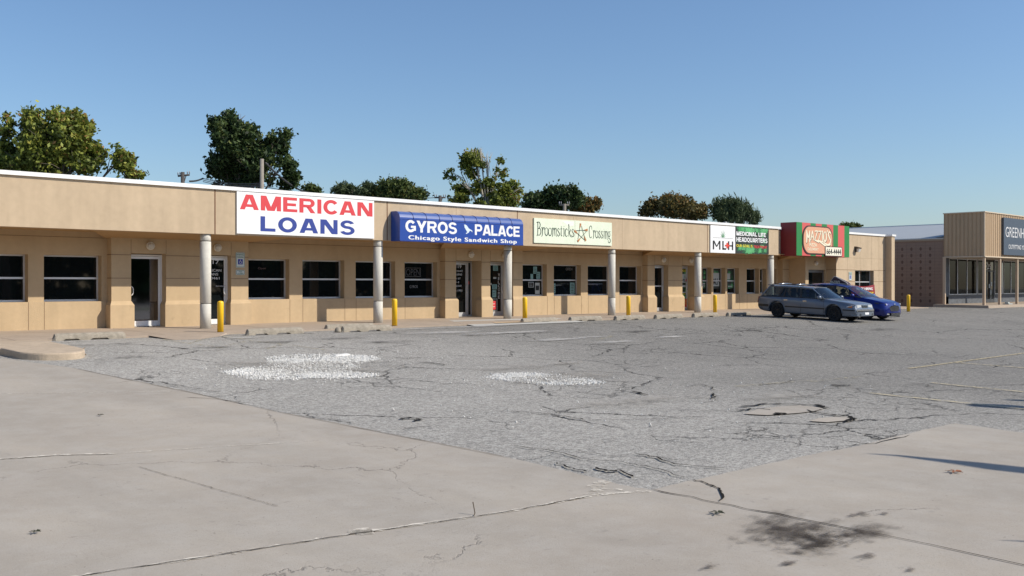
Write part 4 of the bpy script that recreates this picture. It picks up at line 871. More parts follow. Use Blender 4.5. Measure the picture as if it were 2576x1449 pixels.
# banner on the end wall
BN = thing('wall_banner', (55.3, Df, -.7), 'sagging dark red banner with white and yellow words tied under the pizza shop window', 'banner')
a, b = S(2144, Df - .1), S(2202, Df - .1); RB = mat('dark red banner vinyl', (.26, .022, .03), .35, spec=.5); g = MB(); nx, nz = 24, 10; vs = []
for j in range(nz + 1):
    for i in range(nx + 1):
        u_, v_ = i / nx, j / nz; sag = .10 * math.sin(math.pi * u_) * (v_ ** 2); vs.append((a + (b - a) * u_, Df - .06 + .03 * math.sin(9 * u_ + 3 * v_) * math.sin(3 * v_ + 1), -.75 + .73 * v_ - sag))
g.add(vs, [(j * (nx + 1) + i, j * (nx + 1) + i + 1, (j + 1) * (nx + 1) + i + 1, (j + 1) * (nx + 1) + i) for j in range(nz) for i in range(nx)], True); g.build('sheet', RB, BN, fix=False)
L = b - a; write("WE'RE HIRING", a + L * .16, a + L * .88, -.34, -.18, Df - .10, SH, BN, heavy=.035, depth=.01); write('APPLY NOW', a + L * .30, a + L * .92, -.60, -.44, Df - .10, YEL, BN, bold=.03, depth=.01)
# round wall lamps
LB = mat('lamp housing', (.72, .66, .54), .5); LG = mat('frosted lamp glass', (.58, .54, .47), .3)
def lamp(x, D, z, label):
    t = thing('wall_lamp', (x, D, z), label, 'lamp', 'round wall lamps above the shop doors')
    g = MB(); g.lathe([(.115, 0), (.125, -.03), (.125, -.085), (.105, -.10), (.098, -.085)], (x, D, z), 28, 'y'); g.build('housing', LB, t)
    g = MB(); g.lathe([(.098, -.08), (.095, -.11), (.08, -.135), (.05, -.15), (.01, -.156)], (x, D, z), 28, 'y'); g.build('lens', LG, t)
    g = MB(); g.box(x - .1, x + .1, D - .162, D - .150, z - .006, z + .006); g.box(x - .006, x + .006, D - .163, D - .151, z - .1, z + .1); g.build('guard', LB, t); return t
L0 = lamp(S(376.5, Dp), Dp, 1.155, 'round wall lamp above the white door with the brown reflection')
for px_, D_, lb in ((545.6, Dp, 'round wall lamp above the door marked 17, just right of the leftmost full column'), (1183.3, Dp, 'round wall lamp above the door marked 119'), (1268, Dp, 'round wall lamp above the glass door reading WELCOME, half behind a column'),
                    (1667.5, Dp, 'round wall lamp above the plain black door left of the leaf poster door'), (1736.6, Dp, 'round wall lamp above the door covered in green leaf posters'), (2051, 28.6, 'round wall lamp above the dark double entrance behind the parked cars')):
    dup(L0, (S(px_, D_), D_, 1.155 if D_ > 29 else 1.15), lb)
WP = thing('floodlight', (S(2152, Df), Df, 1.9), 'small metal floodlight on the sunlit wall right of the striped sign', 'lamp'); x = S(2152, Df); g = MB()
g.hexa([(x - .13, Df - .3, 2.02), (x + .13, Df - .3, 2.02), (x + .13, Df, 2.10), (x - .13, Df, 2.10)], [(x - .13, Df - .32, 2.07), (x + .13, Df - .32, 2.07), (x + .13, Df, 2.16), (x - .13, Df, 2.16)]); g.box(x - .09, x + .09, Df - .12, Df, 1.84, 2.09); g.build('hood', mat('bronze lamp', (.06, .05, .04), .5), WP)
g = MB(); g.hexa([(x - .11, Df - .22, 1.84), (x + .11, Df - .22, 1.84), (x + .11, Df - .13, 1.82), (x - .11, Df - .13, 1.82)], [(x - .11, Df - .28, 2.01), (x + .11, Df - .28, 2.01), (x + .11, Df - .13, 2.03), (x - .11, Df - .13, 2.03)]); g.build('lens', mat('milky lens', (.6, .6, .58), .3), WP)
# rooftop unit
g = MB(); g.box(45.6, 49.2, 31, 33, 2.62, 3.22); ac = thing('rooftop_unit', (47.4, 32, 2.62), 'dark rooftop air conditioner just left of the striped sign', 'air conditioner'); g.build('casing', mat('dark grey metal', (.07, .075, .085), .5), ac)
g = MB(); g.box(45.55, 49.25, 30.95, 33.05, 3.22, 3.27); g.lathe([(.1, 0), (.1, .12)], (46.6, 31.6, 3.27), 10); g.build('lid', mat('unit lid', (.3, .3, .3), .5), ac)
# ------------------------------------------------------------------ the shop across the alley
GS, GD = 62.85, 24.15
shop = thing('ribbed_shop', (70, 30, -1.25), 'tan shop with ribbed metal fascia, brown side wall and glass front across the alley', 'building')
RIBT = mat('tan ribbed metal', (.46, .325, .20), .55, spec=.3, var=.03, streak=.05); BRW = mat('brown painted block', (.27, .19, .145), .9, var=.06, vscale=.8, bump=.4, bscale=30)
F0, F1 = 1.66, 4.40
g = MB()
def ribbed(g, a, b, horizontal_axis, fixed, pitch, depth):
    n = int(abs(b - a) / pitch); pts = []
    for k in range(n):
        x = a + (b - a) * k / n; q = (b - a) / n
        pts += [(x, 0), (x + q * .62, 0), (x + q * .70, depth), (x + q * .92, depth)]
    pts.append((b, 0))
    for (u0, d0), (u1, d1) in zip(pts, pts[1:]):
        if horizontal_axis == 'x': g.quad((u0, fixed - d0, F0 + .04), (u1, fixed - d1, F0 + .04), (u1, fixed - d1, F1 - .05), (u0, fixed - d0, F1 - .05))
        else: g.quad((fixed + d0, u0, F0 + .04), (fixed + d1, u1, F0 + .04), (fixed + d1, u1, F1 - .05), (fixed + d0, u0, F1 - .05))
ribbed(g, GS + .05, 92, 'x', GD + .03, .30, .03); ribbed(g, GD + .05, 26.62, 'y', GS + .02, .235, .035)
g.box(GS + .06, 92, GD + .06, 26.6, F0 + .02, F1 - .06); g.build('fascia', RIBT, shop)
g = MB(); g.box(GS - .03, 92, GD - .03, 26.66, F1 - .06, F1); g.box(GS - .01, GS + .05, GD - .01, GD + .05, F0, F1 - .06); g.box(GS + .05, 92, GD - .02, GD + .02, F0 - .02, F0 + .045); g.box(GS - .02, GS + .03, GD + .05, 26.62, F0 - .02, F0 + .045)
g.build('fascia_trim', mat('cream trim', (.62, .50, .36), .5), shop)
SF = 26.75
g = MB(); g.box(GS + .06, 92, GD + .05, SF, F0 - .03, F0 + .01); g.build('soffit', mat('canopy soffit', (.35, .30, .24), .8), shop)
g = MB(); g.box(63.05, 63.25, 26.7, 50, -1.5, 2.72); g.box(63.2, 92, 50, 50.2, -1.5, 4); g.build('side_wall', BRW, shop)
g = MB(); g.box(62.98, 63.3, 26.66, 50, 2.72, 2.84); g.build('wall_coping', mat('brown coping', (.33, .25, .18), .6), shop)
g = MB(); g.box(62.97, 63.3, 26.65, 50, 2.84, 2.88); g.build('gutter', mat('pale gutter', (.55, .6, .62), .4), shop)
g = MB(); PT = mat('dark block pattern', (.13, .08, .06), .95)
for j in range(9):
    for i in range(7):
        y, z = 27.55 + i * .6, -1.05 + j * .41; r = .085
        for dy, dz in ((.5, .5), (-.5, .5), (.5, -.5), (-.5, -.5)): g.box(63.046, 63.06, y + dy * r - .03, y + dy * r + .03, z + dz * r - .03, z + dz * r + .03)
        g.box(63.045, 63.06, y - .02, y + .02, z - .12, z + .12)
for j in range(20): g.box(63.047, 63.06, 26.8, 50, -1.25 + j * .205, -1.243 + j * .205)
for i in range(14): g.box(63.0465, 63.06, 27.25 + i * .6, 27.257 + i * .6, -1.4, 2.7)
g.build('block_pattern', PT, shop)
RM = mat('pale blue grey metal roof', (.34, .36, .375), .55, metal=.0, var=.04, vscale=.4)
g = MB(); g.hexa([(63.0, 27.2, 2.80), (79, 27.2, 2.8), (79, 60, 2.8), (63.0, 60, 2.8)], [(63.0, 27.2, 2.9), (78, 27.2, 4.60), (78, 60, 4.60), (63.0, 60, 2.9)]); g.hexa([(78, 27.2, 2.8), (94, 27.2, 2.8), (94, 60, 2.8), (78, 60, 2.8)], [(78, 27.2, 4.6), (94, 27.2, 2.9), (94, 60, 2.9), (78, 60, 4.6)])
g.build('metal_roof', RM, shop); g = MB(); g.box(77.8, 78.2, 27.1, 60, 4.58, 4.64); g.build('ridge_cap', mat('ridge cap', (.6, .63, .65), .4), shop)
SX = lambda c: S((3400 + c / 2.8987) / 1.56522, SF)
DGF = mat('dark grey frame', (.055, .058, .065), .5); STN = mat('grey stacked stone', (.10, .11, .125), .8, var=.3, vscale=6, bump=1, bscale=18)
g = MB(); g.box(63.06, SX(975) - .05, SF, SF + .15, -1.4, F0); g.box(63.25, SX(1393), SF, SF + .15, -1.4, -.78); g.box(SX(1492), 92, SF, SF + .15, -1.4, -.78); g.build('bulkhead', STN, shop)
g = MB(); g.box(63.25, SX(1393), SF - .02, SF + .1, -.78, -.66); g.box(SX(1492), 92, SF - .02, SF + .1, -.78, -.66)
for c in (1165, ): g.box(SX(c) - .04, SX(c) + .04, SF - .015, SF, -1.3, -.78)
g.box(SX(1393) - .06, SX(1393) + .06, SF - .01, SF + .1, -1.3, F0 - .03); g.box(SX(1492) - .06, SX(1492) + .06, SF - .01, SF + .1, -1.3, F0 - .03); g.build('storefront_frame', DGF, shop)
ST_G = bpy.data.materials.new('storefront glass'); ST_G.use_nodes = True; n_, l_ = nt(ST_G); n_.remove(n_['Principled BSDF'])
gl_ = n_.new('ShaderNodeBsdfGlossy'); gl_.inputs['Roughness'].default_value = .02; tr_ = n_.new('ShaderNodeBsdfTransparent'); tr_.inputs[0].default_value = (.24, .26, .255, 1); mx_ = n_.new('ShaderNodeMixShader'); fr_ = schlick(n_, l_, .45)
l_.new(fr_, mx_.inputs[0]); l_.new(tr_.outputs[0], mx_.inputs[1]); l_.new(gl_.outputs[0], mx_.inputs[2]); l_.new(mx_.outputs[0], n_['Material Output'].inputs[0])
panes = [(SX(975), SX(1070)), (SX(1070), SX(1180)), (SX(1180), SX(1290)), (SX(1300), SX(1393) - .06), (SX(1492) + .06, SX(1575)), (SX(1595), SX(1680)), (SX(1680), SX(1745)), (SX(1765), SX(1840)), (SX(1840), SX(1840) + 2), (SX(1840) + 2.05, SX(1840) + 4), (SX(1840) + 4.05, SX(1840) + 6)]
for a, b in panes:
    g = MB(); e = .035; g.box(a, b, SF - .03, SF + .05, -.66, -.62); g.box(a, b, SF - .03, SF + .05, F0 - .08, F0 - .03); g.box(a, a + e, SF - .03, SF + .05, -.62, F0 - .08); g.box(b - e, b, SF - .03, SF + .05, -.62, F0 - .08); f = g.build('window', ALU, shop)
    g = MB(); g.box(a + .02, b - .02, SF, SF + .008, -.64, F0 - .05); g.build('pane', ST_G, f)
a, b = SX(1393) + .06, SX(1492) - .06; mdl = (a + b) / 2
g = MB(); g.box(a, b, SF - .02, SF + .1, .85, .93)
for q in (a, mdl - .05, mdl + .01, b - .07): g.box(q, q + .07, SF - .02, SF + .08, -1.22, .85)
g.box(a + .07, b - .07, SF - .015, SF + .07, -1.22, -1.0); f = g.build('door', DGF, shop); g = MB(); g.box(a, b, SF + .02, SF + .03, -1.2, F0 - .05); g.build('pane', GLASSM, f)
g = MB(); g.box(mdl - .25, mdl - .08, SF - .025, SF - .02, -.25, .02); g.box(mdl + .12, mdl + .3, SF - .025, SF - .02, -.1, .15); g.box(mdl + .05, mdl + .17, SF - .025, SF - .02, -.72, -.4); g.build('notice', PAPER, f)
write('129', a - .1, b - .45, 1.02, 1.38, SF + .0, LETW, f, bold=.01)
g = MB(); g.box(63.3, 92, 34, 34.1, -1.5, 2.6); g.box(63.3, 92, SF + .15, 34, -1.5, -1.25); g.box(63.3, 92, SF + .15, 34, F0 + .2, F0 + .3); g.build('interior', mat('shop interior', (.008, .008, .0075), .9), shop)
for i, (x, c, zz) in enumerate(((64.6, (.25, .22, .16), .1), (66.2, (.10, .30, .36), .15), (67.6, (.3, .28, .25), .05), (69, (.35, .2, .1), -.2), (71.5, (.2, .2, .22), 0), (73.5, (.3, .25, .2), .1))):
    g = MB(); g.box(x - .45, x + .45, 27.6, 28.0, -1.25, -.45 + zz); g.box(x - .3, x + .3, 27.65, 27.9, -.42 + zz, .35 + zz); g.box(x + .32, x + .4, 27.7, 27.8, -.42 + zz, .1); g.build('shop_display', mat('display %d' % i, c, .7), shop)
POSTM = mat('tan steel post', (.50, .38, .27), .5)
for px_, y in ((2375.5, 26.45), (2475.4, GD + .12), (2514.5, GD + .12), (2558, GD + .12)):
    x = S(px_, y) if y > 25 else S(px_, y); g = MB(); g.box(x - .07, x + .07, y - .07, y + .07, -1.30, F0); g.build('post', POSTM, shop)
for x in (71.2, 74, 77): g = MB(); g.box(x - .07, x + .07, GD + .05, GD + .19, -1.30, F0); g.build('post', POSTM, shop)
a, b = S(2520, GD), 71.6; NAV = mat('slate blue sign board', (.055, .075, .105), .5); z1, z0 = ZZ(2520, 547, GD), ZZ(2520, 641, GD)
gs = signboard('shop_sign', 'slate blue sign on the ribbed fascia reading GREENHOUSE in white', a, b, z0, z1, GD - .12, GD - .02, NAV)
write('GREENHOUSE', a + .25, a + .25 + 5.2, ZZ(2525, 596.4, GD), ZZ(2525, 570.5, GD), GD - .125, LETW, gs, bold=.0); write('OUTFITTING YOUR HOME', a + .75, a + 5.1, ZZ(2530, 626, GD), ZZ(2530, 615, GD), GD - .125, LETW, gs, bold=.02)
g = MB(); g.hexa([(62.2, 23.65, -1.5), (95, 23.65, -1.5), (95, 27, -1.5), (62.2, 27, -1.5)], [(62.25, 23.7, -1.27), (95, 23.7, -1.27), (95, 27, -1.235), (62.25, 27, -1.235)]); tag(g.build('sidewalk', SW), kind='structure')
o = MB(); o.box(66.3, 66.9, 24.0, 24.35, -1.26, -1.2); o.box(66.45, 66.7, 24.1, 24.3, -1.2, -1.12)
tag(rebase(o.build('crushed_bag', PAPER), (66.6, 24.2, -1.26)), 'small white crushed bag on the walk beside a tan post of the ribbed shop', 'litter')

# ------------------------------------------------------------------ bollards and wheel stops
YB = mat('glossy yellow bollard plastic', (.88, .52, .010), .38, spec=.5, var=.05, vscale=3, coat=.2)
BL = [(554.5, 835, 'yellow bollard beside the leftmost full column, in front of the door marked 17'), (992.5, 818, 'yellow bollard just right of the column under the blue awning sign'), (1320.4, 804, 'yellow bollard at the left end of a wheel stop, right of the blue awning'),
      (1580.7, 796.3, 'yellow bollard standing under the fascia right of the pale green board'), (1798.7, 789.2, 'yellow bollard in front of the narrow windows with leaf posters'), (2285.3, 784.2, 'lone yellow bollard at the mouth of the alley')]
def boll(x, y, z, h, label):
    t = thing('bollard', (x, y, z), label, 'bollard', 'yellow bollards along the shop front'); r = .088; g = MB()
    g.lathe([(r, -.02), (r, h - .055), (r * .93, h - .028), (r * .72, h - .01), (r * .35, h), (.004, h + .002)], (x, y, z), 28); g.build('sleeve', YB, t)
    g = MB(); g.lathe([(r + .004, -.02), (r + .004, .012)], (x, y, z), 24); g.build('base_ring', mat('dirty base', (.12, .09, .05), .9), t); return t
def onwalk(px, py):                            # point where the sight line meets the sidewalk top
    for k in range(4000):
        y = 26 + k * .001
        if ZZ(px, py, y) <= walk_z(y): return S(px, y), y, walk_z(y)
B0 = None
for px_, py_, lb in BL:
    if px_ > 2000: x, y = gp(px_, py_); z = H(y)
    else:
        u_ = 26.4; x, y, z = S(px_, u_), u_, walk_z(u_)
    if B0 is None: B0 = boll(x, y, z, .885, lb)
    else: dup(B0, (x, y, z), lb)
STC = mat('rough cast wheel stop concrete', (.30, .265, .215), .95, spec=.15, var=.22, vscale=7, bump=1.0, bscale=35, dirt=.3)
def wheelstop(x, y, z, label, L=1.83, seed=0):
    t = thing('wheel_stop', (x, y, z), label, 'wheel stop', 'concrete wheel stops along the sidewalk'); g = MB(); rnd = random.Random(seed)
    N = 30; M_ = 9; vs = []
    for i in range(N + 1):
        u_ = i / N * L; en = min(1, (u_ + .0) / .11) if i else .0; en = math.sqrt(max(0, 1 - (1 - min(1, u_ / .10)) ** 2)) if u_ < .10 else 1
        if u_ > L - .06: en = .80 + .2 * (L - u_) / .06
        en = max(en, .05); cut = (.28 < u_ < .62) or (.95 < u_ < 1.38)
        for k in range(M_ + 1):
            a_ = math.pi * k / M_; yy = -math.cos(a_); zz = math.sin(a_) ** .75
            if k in (0, M_): zz = .22 if cut else 0
            elif cut and k in (1, M_ - 1): zz = max(zz * .9, .34)
            vs.append((x + u_, y + yy * .10 * (.35 + .65 * en) * (1 if not cut or k not in (0, M_) else .95) + rnd.uniform(-.004, .004), z + .185 * zz * en + rnd.uniform(-.003, .003)))
    fs = [(i * (M_ + 1) + k, i * (M_ + 1) + k + 1, (i + 1) * (M_ + 1) + k + 1, (i + 1) * (M_ + 1) + k) for i in range(N) for k in range(M_)]
    fs += [(i * (M_ + 1), (i + 1) * (M_ + 1), (i + 1) * (M_ + 1) + M_, i * (M_ + 1) + M_) for i in range(N)] + [tuple(range(M_ + 1)), tuple(N * (M_ + 1) + k for k in range(M_, -1, -1))]
    g.add(vs, fs, False); g.build('concrete_block', STC, t)
    for q in (.40, 1.42): g = MB(); g.lathe([(.016, .15), (.016, .168)], (x + q, y, z), 10); g.build('anchor_pin', mat('rusty steel', (.12, .06, .03), .8), t)
    return t
WS = [((130, 860), 'chipped whitish wheel stop nearest the rounded kerb island'), ((617, 846), 'wheel stop left of the pair that overlaps, in front of the American Loans windows'), ((816, 833.5), 'wheel stop behind the overlapping one, closest to the sidewalk'),
      ((857, 838), 'wheel stop overlapping in front of another beside the second bollard'), ((1310.5, 815.5), 'wheel stop with its domed end at the foot of the third bollard'), ((1431, 811), 'wheel stop under the crossed brooms board, right of the one at the third bollard'),
      ((1545, 808), 'wheel stop starting left of the fourth bollard'), ((1646, 804.4), 'wheel stop in front of the plain black door'), ((1741.7, 800.6), 'wheel stop left of the fifth bollard and column'), ((1828, 798), 'wheel stop just left of the parked station wagon')]
WS = [(a_, b_.replace('American Loans', 'white sign')) for a_, b_ in WS]
for i, ((px_, py_), lb) in enumerate(WS):
    x, y = gp(px_, py_ - 2); L_ = 1.83
    wheelstop(x, y, H(y), lb, L_, i)
x, y = gp(847, 836.3); g = MB(); g.lathe([(.10, 0), (.098, .06), (.075, .12), (.04, .15), (.004, .155)], (x + .04, y, H(y)), 14)
tag(rebase(g.build('broken_wheel_stop_end', STC), (x, y, H(y))), 'loose rounded concrete lump wedged between the two overlapping wheel stops', 'concrete lump')
x, y = gp(2262, 786); wheelstop(x - .2, y + .5, H(y + .5), 'short wheel stop partly behind the blue hatchback by the alley bollard', 1.2, 40)

# ------------------------------------------------------------------ vehicles
def car_glass(name, tint=(.30, .34, .34)):
    m = bpy.data.materials.new(name); m.use_nodes = True; n, l = nt(m); n.remove(n['Principled BSDF'])
    a = n.new('ShaderNodeBsdfGlossy'); a.inputs['Roughness'].default_value = .015; t = n.new('ShaderNodeBsdfTransparent'); t.inputs[0].default_value = (*tint, 1)
    x = n.new('ShaderNodeMixShader')
    l.new(schlick(n, l, 1.2), x.inputs[0]); l.new(t.outputs[0], x.inputs[1]); l.new(a.outputs[0], x.inputs[2]); l.new(x.outputs[0], n['Material Output'].inputs[0]); return m
CG = car_glass('tinted car glass', (.38, .42, .41)); CGW = car_glass('windscreen glass', (.55, .62, .64))
SEAT = mat('dark seat cloth', (.03, .03, .035), .9); SEATB = mat('blue grey seat cloth', (.08, .09, .12), .9); TRIM = mat('black plastic trim', (.018, .018, .02), .5); CHR = mat('bright chrome', (.62, .63, .64), .18, metal=.9); LAMP = mat('headlamp lens', (.55, .56, .56), .12, spec=.6, coat=.5)
AMB = mat('amber lens', (.55, .17, .02), .2); TAIL = mat('dark red lens', (.16, .01, .012), .2); TYR = mat('tyre rubber', (.014, .014, .015), .85); RIMM = mat('dark steel rim', (.03, .03, .032), .45, metal=.5)
def car(name, label, catg, cs, D_front, D_rear, spec, paint):
    """local x: forward from the front axle, y: left, z: up from the road; the nose points towards the street"""
    zf, zr = H(D_front), H(D_rear); wb = spec['wb']; pitch = (zr - zf) / wb
    T = thing(name, (cs, D_front, zf), label, catg)
    fx = lambda x, y, z: (cs + y, D_front - x, zf + z - x * pitch) # nose down with the slope of the lot: left side is +X
    def fx(x, y, z): return (cs + y, D_front - x, zf + z + (-x) * pitch)
    st = spec['stations']; g = MB(); rings = []
    for (x, zb, zt, wt, wm, zm) in st:
        w_ = wm; half = [(0, zb), (w_ * .86, zb), (w_ * .95, zb + .05), (w_ * 1.0, zm - .10), (w_ * 1.0, zm), ((w_ + wt) / 2 + .012, zm + (zt - zm) * .55), (wt, zt - .045), (wt - .035, zt - .008), (wt * .55, zt + .018), (0, zt + .026)]
        ring = [(x, y, z) for y, z in half] + [(x, -y, z) for y, z in half[-2:0:-1]]; rings.append(ring)
    n = len(rings[0]); vs = [fx(*q) for r_ in rings for q in r_]
    fs = [(i * n + k, i * n + (k + 1) % n, (i + 1) * n + (k + 1) % n, (i + 1) * n + k) for i in range(len(rings) - 1) for k in range(n)] + [tuple(range(n)), tuple((len(rings) - 1) * n + k for k in range(n - 1, -1, -1))]
    g.add(vs, fs, True); body = g.build('body', paint, T)
    bm = bmesh.new(); bm.from_mesh(body.data); bmesh.ops.recalc_face_normals(bm, faces=bm.faces); bm.to_mesh(body.data); bm.free()
    # wheel arches
    r = spec['wr']; ar = spec['ar']; cut = MB()
    for ax in (0, -wb):
        for sy in (1, -1):
            c = fx(ax, sy * (spec['w'] - .10), r + .02); cut.lathe([(ar, -.17), (ar, .25)] if sy > 0 else [(ar, -.25), (ar, .17)], c, 32, 'x')
    for (x0, x1, zq0, zq1) in spec.get('cabin', []):
        q = [fx(x0, -spec['w'] + .2, zq0), fx(x0, spec['w'] - .2, zq0), fx(x1, spec['w'] - .2, zq0), fx(x1, -spec['w'] + .2, zq0)]; cut.hexa(q, [fx(x0, -spec['w'] + .2, zq1), fx(x0, spec['w'] - .2, zq1), fx(x1, spec['w'] - .2, zq1), fx(x1, -spec['w'] + .2, zq1)])
    co_ = cut.build('cutter', TRIM, T); md = body.modifiers.new('b', 'BOOLEAN'); md.object = co_; md.solver = 'EXACT'; md.operation = 'DIFFERENCE'
    bpy.context.view_layer.update(); me = bpy.data.meshes.new_from_object(body.evaluated_get(bpy.context.evaluated_depsgraph_get())); body.modifiers.clear(); body.data = me; bpy.data.objects.remove(co_)
    me.materials.clear(); me.materials.append(paint)
    bm = bmesh.new(); bm.from_mesh(me)
    for e in bm.edges: e.smooth = not (len(e.link_faces) == 2 and e.calc_face_angle(0) > R(34))
    for f in bm.faces: f.smooth = True
    bm.to_mesh(me); bm.free()
    # inner wheel liners and underside
    g = MB(); g.hexa([fx(-wb - .5, -spec['w'] + .3, .22), fx(.4, -spec['w'] + .3, .22), fx(.4, spec['w'] - .3, .22), fx(-wb - .5, spec['w'] - .3, .22)], [fx(-wb - .5, -spec['w'] + .3, .62), fx(.4, -spec['w'] + .3, .62), fx(.4, spec['w'] - .3, .62), fx(-wb - .5, spec['w'] - .3, .62)]); g.build('underbody', TRIM, T)
    # wheels
    for ax in (0, -wb):
        for sy in (1, -1):
            c = fx(ax, sy * (spec['w'] - .045), r); k = 1 if sy > 0 else -1; g = MB()
            g.lathe([(r * .62, -.20 * k), (r * .93, -.20 * k), (r, -.17 * k), (r, -.03 * k), (r * .93, 0), (r * .66, .0), (r * .62, -.03 * k)], c, 36, 'x'); wv = g.build('wheel', TYR, T)
            g = MB(); g.lathe([(r * .63, -.14 * k), (r * .64, -.015 * k), (r * .58, -.05 * k), (r * .3, -.03 * k), (r * .12, -.01 * k), (.01, -.01 * k)], c, 24, 'x')
            for q in range(7): t_ = 2 * math.pi * q / 7; g.tube([(c[0] - .02 * k, c[1] + r * .15 * math.cos(t_), c[2] + r * .15 * math.sin(t_)), (c[0] - .02 * k, c[1] + r * .6 * math.cos(t_), c[2] + r * .6 * math.sin(t_))], .02, 5)
            g.build('rim', RIMM, wv)
    # cabin: roof panel, pillars, glass
    wbt, wr = spec['belt_w'], spec['roof_w']; B = spec['belt']; Tt = spec['top']; nq = len(B)
    g = MB(); xs = [Tt[0][0]] + [Tt[0][0] + (Tt[-1][0] - Tt[0][0]) * k / 10 for k in range(1, 10)] + [Tt[-1][0]]
    def rz(x):
        for (a0, b0), (a1, b1) in zip(Tt, Tt[1:]):
            if a1 <= x <= a0: return b0 + (b1 - b0) * (a0 - x) / max(a0 - a1, 1e-6)
        return Tt[-1][1]
    m_ = 9; vs = []
    for x in xs:
        e = 1 if x not in (xs[0], xs[-1]) else .985
        for k in range(m_):
            v_ = -1 + 2 * k / (m_ - 1); edge_ = abs(v_) > .99; vs.append(fx(x + (0 if not x == xs[0] else .10 * (1 - v_ * v_)) - (.06 * (1 - v_ * v_) if x == xs[-1] else 0), v_ * (wr + .02) * e, rz(x) + .035 * (1 - v_ ** 4) + (-.02 if edge_ else .012)))
    N_ = len(vs); vs += [(p_[0], p_[1], p_[2] - .03) for p_ in vs]; q_ = len(xs)
    fs = [(i * m_ + k, i * m_ + k + 1, (i + 1) * m_ + k + 1, (i + 1) * m_ + k) for i in range(q_ - 1) for k in range(m_ - 1)]; fs += [tuple(N_ + v for v in f) for f in fs]
    rim_ = [k for k in range(m_)] + [i * m_ + m_ - 1 for i in range(1, q_)] + [(q_ - 1) * m_ + k for k in range(m_ - 2, -1, -1)] + [i * m_ for i in range(q_ - 2, 0, -1)]
    fs += [(rim_[i], rim_[(i + 1) % len(rim_)], N_ + rim_[(i + 1) % len(rim_)], N_ + rim_[i]) for i in range(len(rim_))]
    g.add(vs, fs, True); ro = g.build('roof', paint, T)
    for e in (): pass
    bm = bmesh.new(); bm.from_mesh(ro.data)
    for e in bm.edges: e.smooth = not (len(e.link_faces) == 2 and e.calc_face_angle(0) > R(40))
    bm.to_mesh(ro.data); bm.free()
    pw = spec['pw']; pm = spec['pillar_mats']
    for sy in (1, -1):
        for i in range(nq):
            (xb, zb_), (xt, zt_), w_ = B[i], Tt[i], pw[i]; tgt = MB()
            yb, yt = sy * wbt, sy * wr; inn = -sy * .045
            tgt.hexa([fx(xb - w_ / 2, yb, zb_ - .03), fx(xb + w_ / 2, yb, zb_ - .03), fx(xb + w_ / 2, yb + inn, zb_ - .03), fx(xb - w_ / 2, yb + inn, zb_ - .03)], [fx(xt - w_ / 2, yt, zt_), fx(xt + w_ / 2, yt, zt_), fx(xt + w_ / 2, yt + inn, zt_), fx(xt - w_ / 2, yt + inn, zt_)]); tgt.build('pillar', TRIM if pm[i] else paint, T)
        # black window surround along the belt and roof edge
        g = MB(); g.tube([fx(b_[0], sy * (wbt + .004), b_[1] - .012) for b_ in B], .014, 6); g.tube([fx(t_[0], sy * (wr + .006), t_[1] - .02) for t_ in Tt], .016, 6); g.build('window_trim', TRIM, T)
        for i in range(nq - 1):
            if spec['open'] and i in spec['open']: continue
            (x0, z0_), (x1, z1_), (x2, z2_), (x3, z3_) = B[i], B[i + 1], Tt[i + 1], Tt[i]; yb, yt = sy * (wbt - .018), sy * (wr - .018); g = MB()
            g.quad(fx(x0, yb, z0_ - .02), fx(x1, yb, z1_ - .02), fx(x2, yt, z2_), fx(x3, yt, z3_)); g.build('side_window', CG, T, fix=False)
    def screen(b, t, bulge, nm):
        g = MB(); vs = []; m2 = 8
        for j in range(5):
            v_ = j / 4; xx = b[0] + (t[0] - b[0]) * v_; zz = b[1] + (t[1] - b[1]) * v_; ww = (wbt + (wr - wbt) * v_) - .03
            for k in range(m2 + 1): u_ = -1 + 2 * k / m2; vs.append(fx(xx + bulge * (1 - u_ * u_), u_ * ww, zz + .01))
        g.add(vs, [(j * (m2 + 1) + k, j * (m2 + 1) + k + 1, (j + 1) * (m2 + 1) + k + 1, (j + 1) * (m2 + 1) + k) for j in range(4) for k in range(m2)], True); return g.build(nm, CGW, T, fix=False)
    screen(B[0], Tt[0], .12, 'windscreen'); screen(B[-1], Tt[-1], -.05, 'rear_window')
    # seats
    for sx in spec['seats']:
        for sy in ((1, -1)):
            g = MB(); y = sy * .38
            g.hexa([fx(sx + .25, y - .24, .45), fx(sx - .2, y - .24, .45), fx(sx - .2, y + .24, .45), fx(sx + .25, y + .24, .45)], [fx(sx + .25, y - .24, .6), fx(sx - .2, y - .24, .58), fx(sx - .2, y + .24, .58), fx(sx + .25, y + .24, .6)])
            g.hexa([fx(sx - .1, y - .24, .55), fx(sx - .24, y - .24, .55), fx(sx - .24, y + .24, .55), fx(sx - .1, y + .24, .55)], [fx(sx - .26, y - .20, 1.08), fx(sx - .36, y - .20, 1.08), fx(sx - .36, y + .20, 1.08), fx(sx - .26, y + .20, 1.08)])
            g.lathe([(.02, -.13), (.09, -.11), (.115, 0), (.09, .11), (.02, .13)], fx(sx - .31, y, 1.17), 10, 'x'); g.build('seat', spec['seat_mat'], T)
    g = MB(); (x0, z0_) = B[0]; g.hexa([fx(x0 - .05, -wbt + .08, .6), fx(x0 - .55, -wbt + .08, .6), fx(x0 - .55, wbt - .08, .6), fx(x0 - .05, wbt - .08, .6)], [fx(x0 + .05, -wbt + .08, z0_ - .04), fx(x0 - .45, -wbt + .08, z0_ - .02), fx(x0 - .45, wbt - .08, z0_ - .02), fx(x0 + .05, wbt - .08, z0_ - .04)]); g.build('dashboard', TRIM, T)
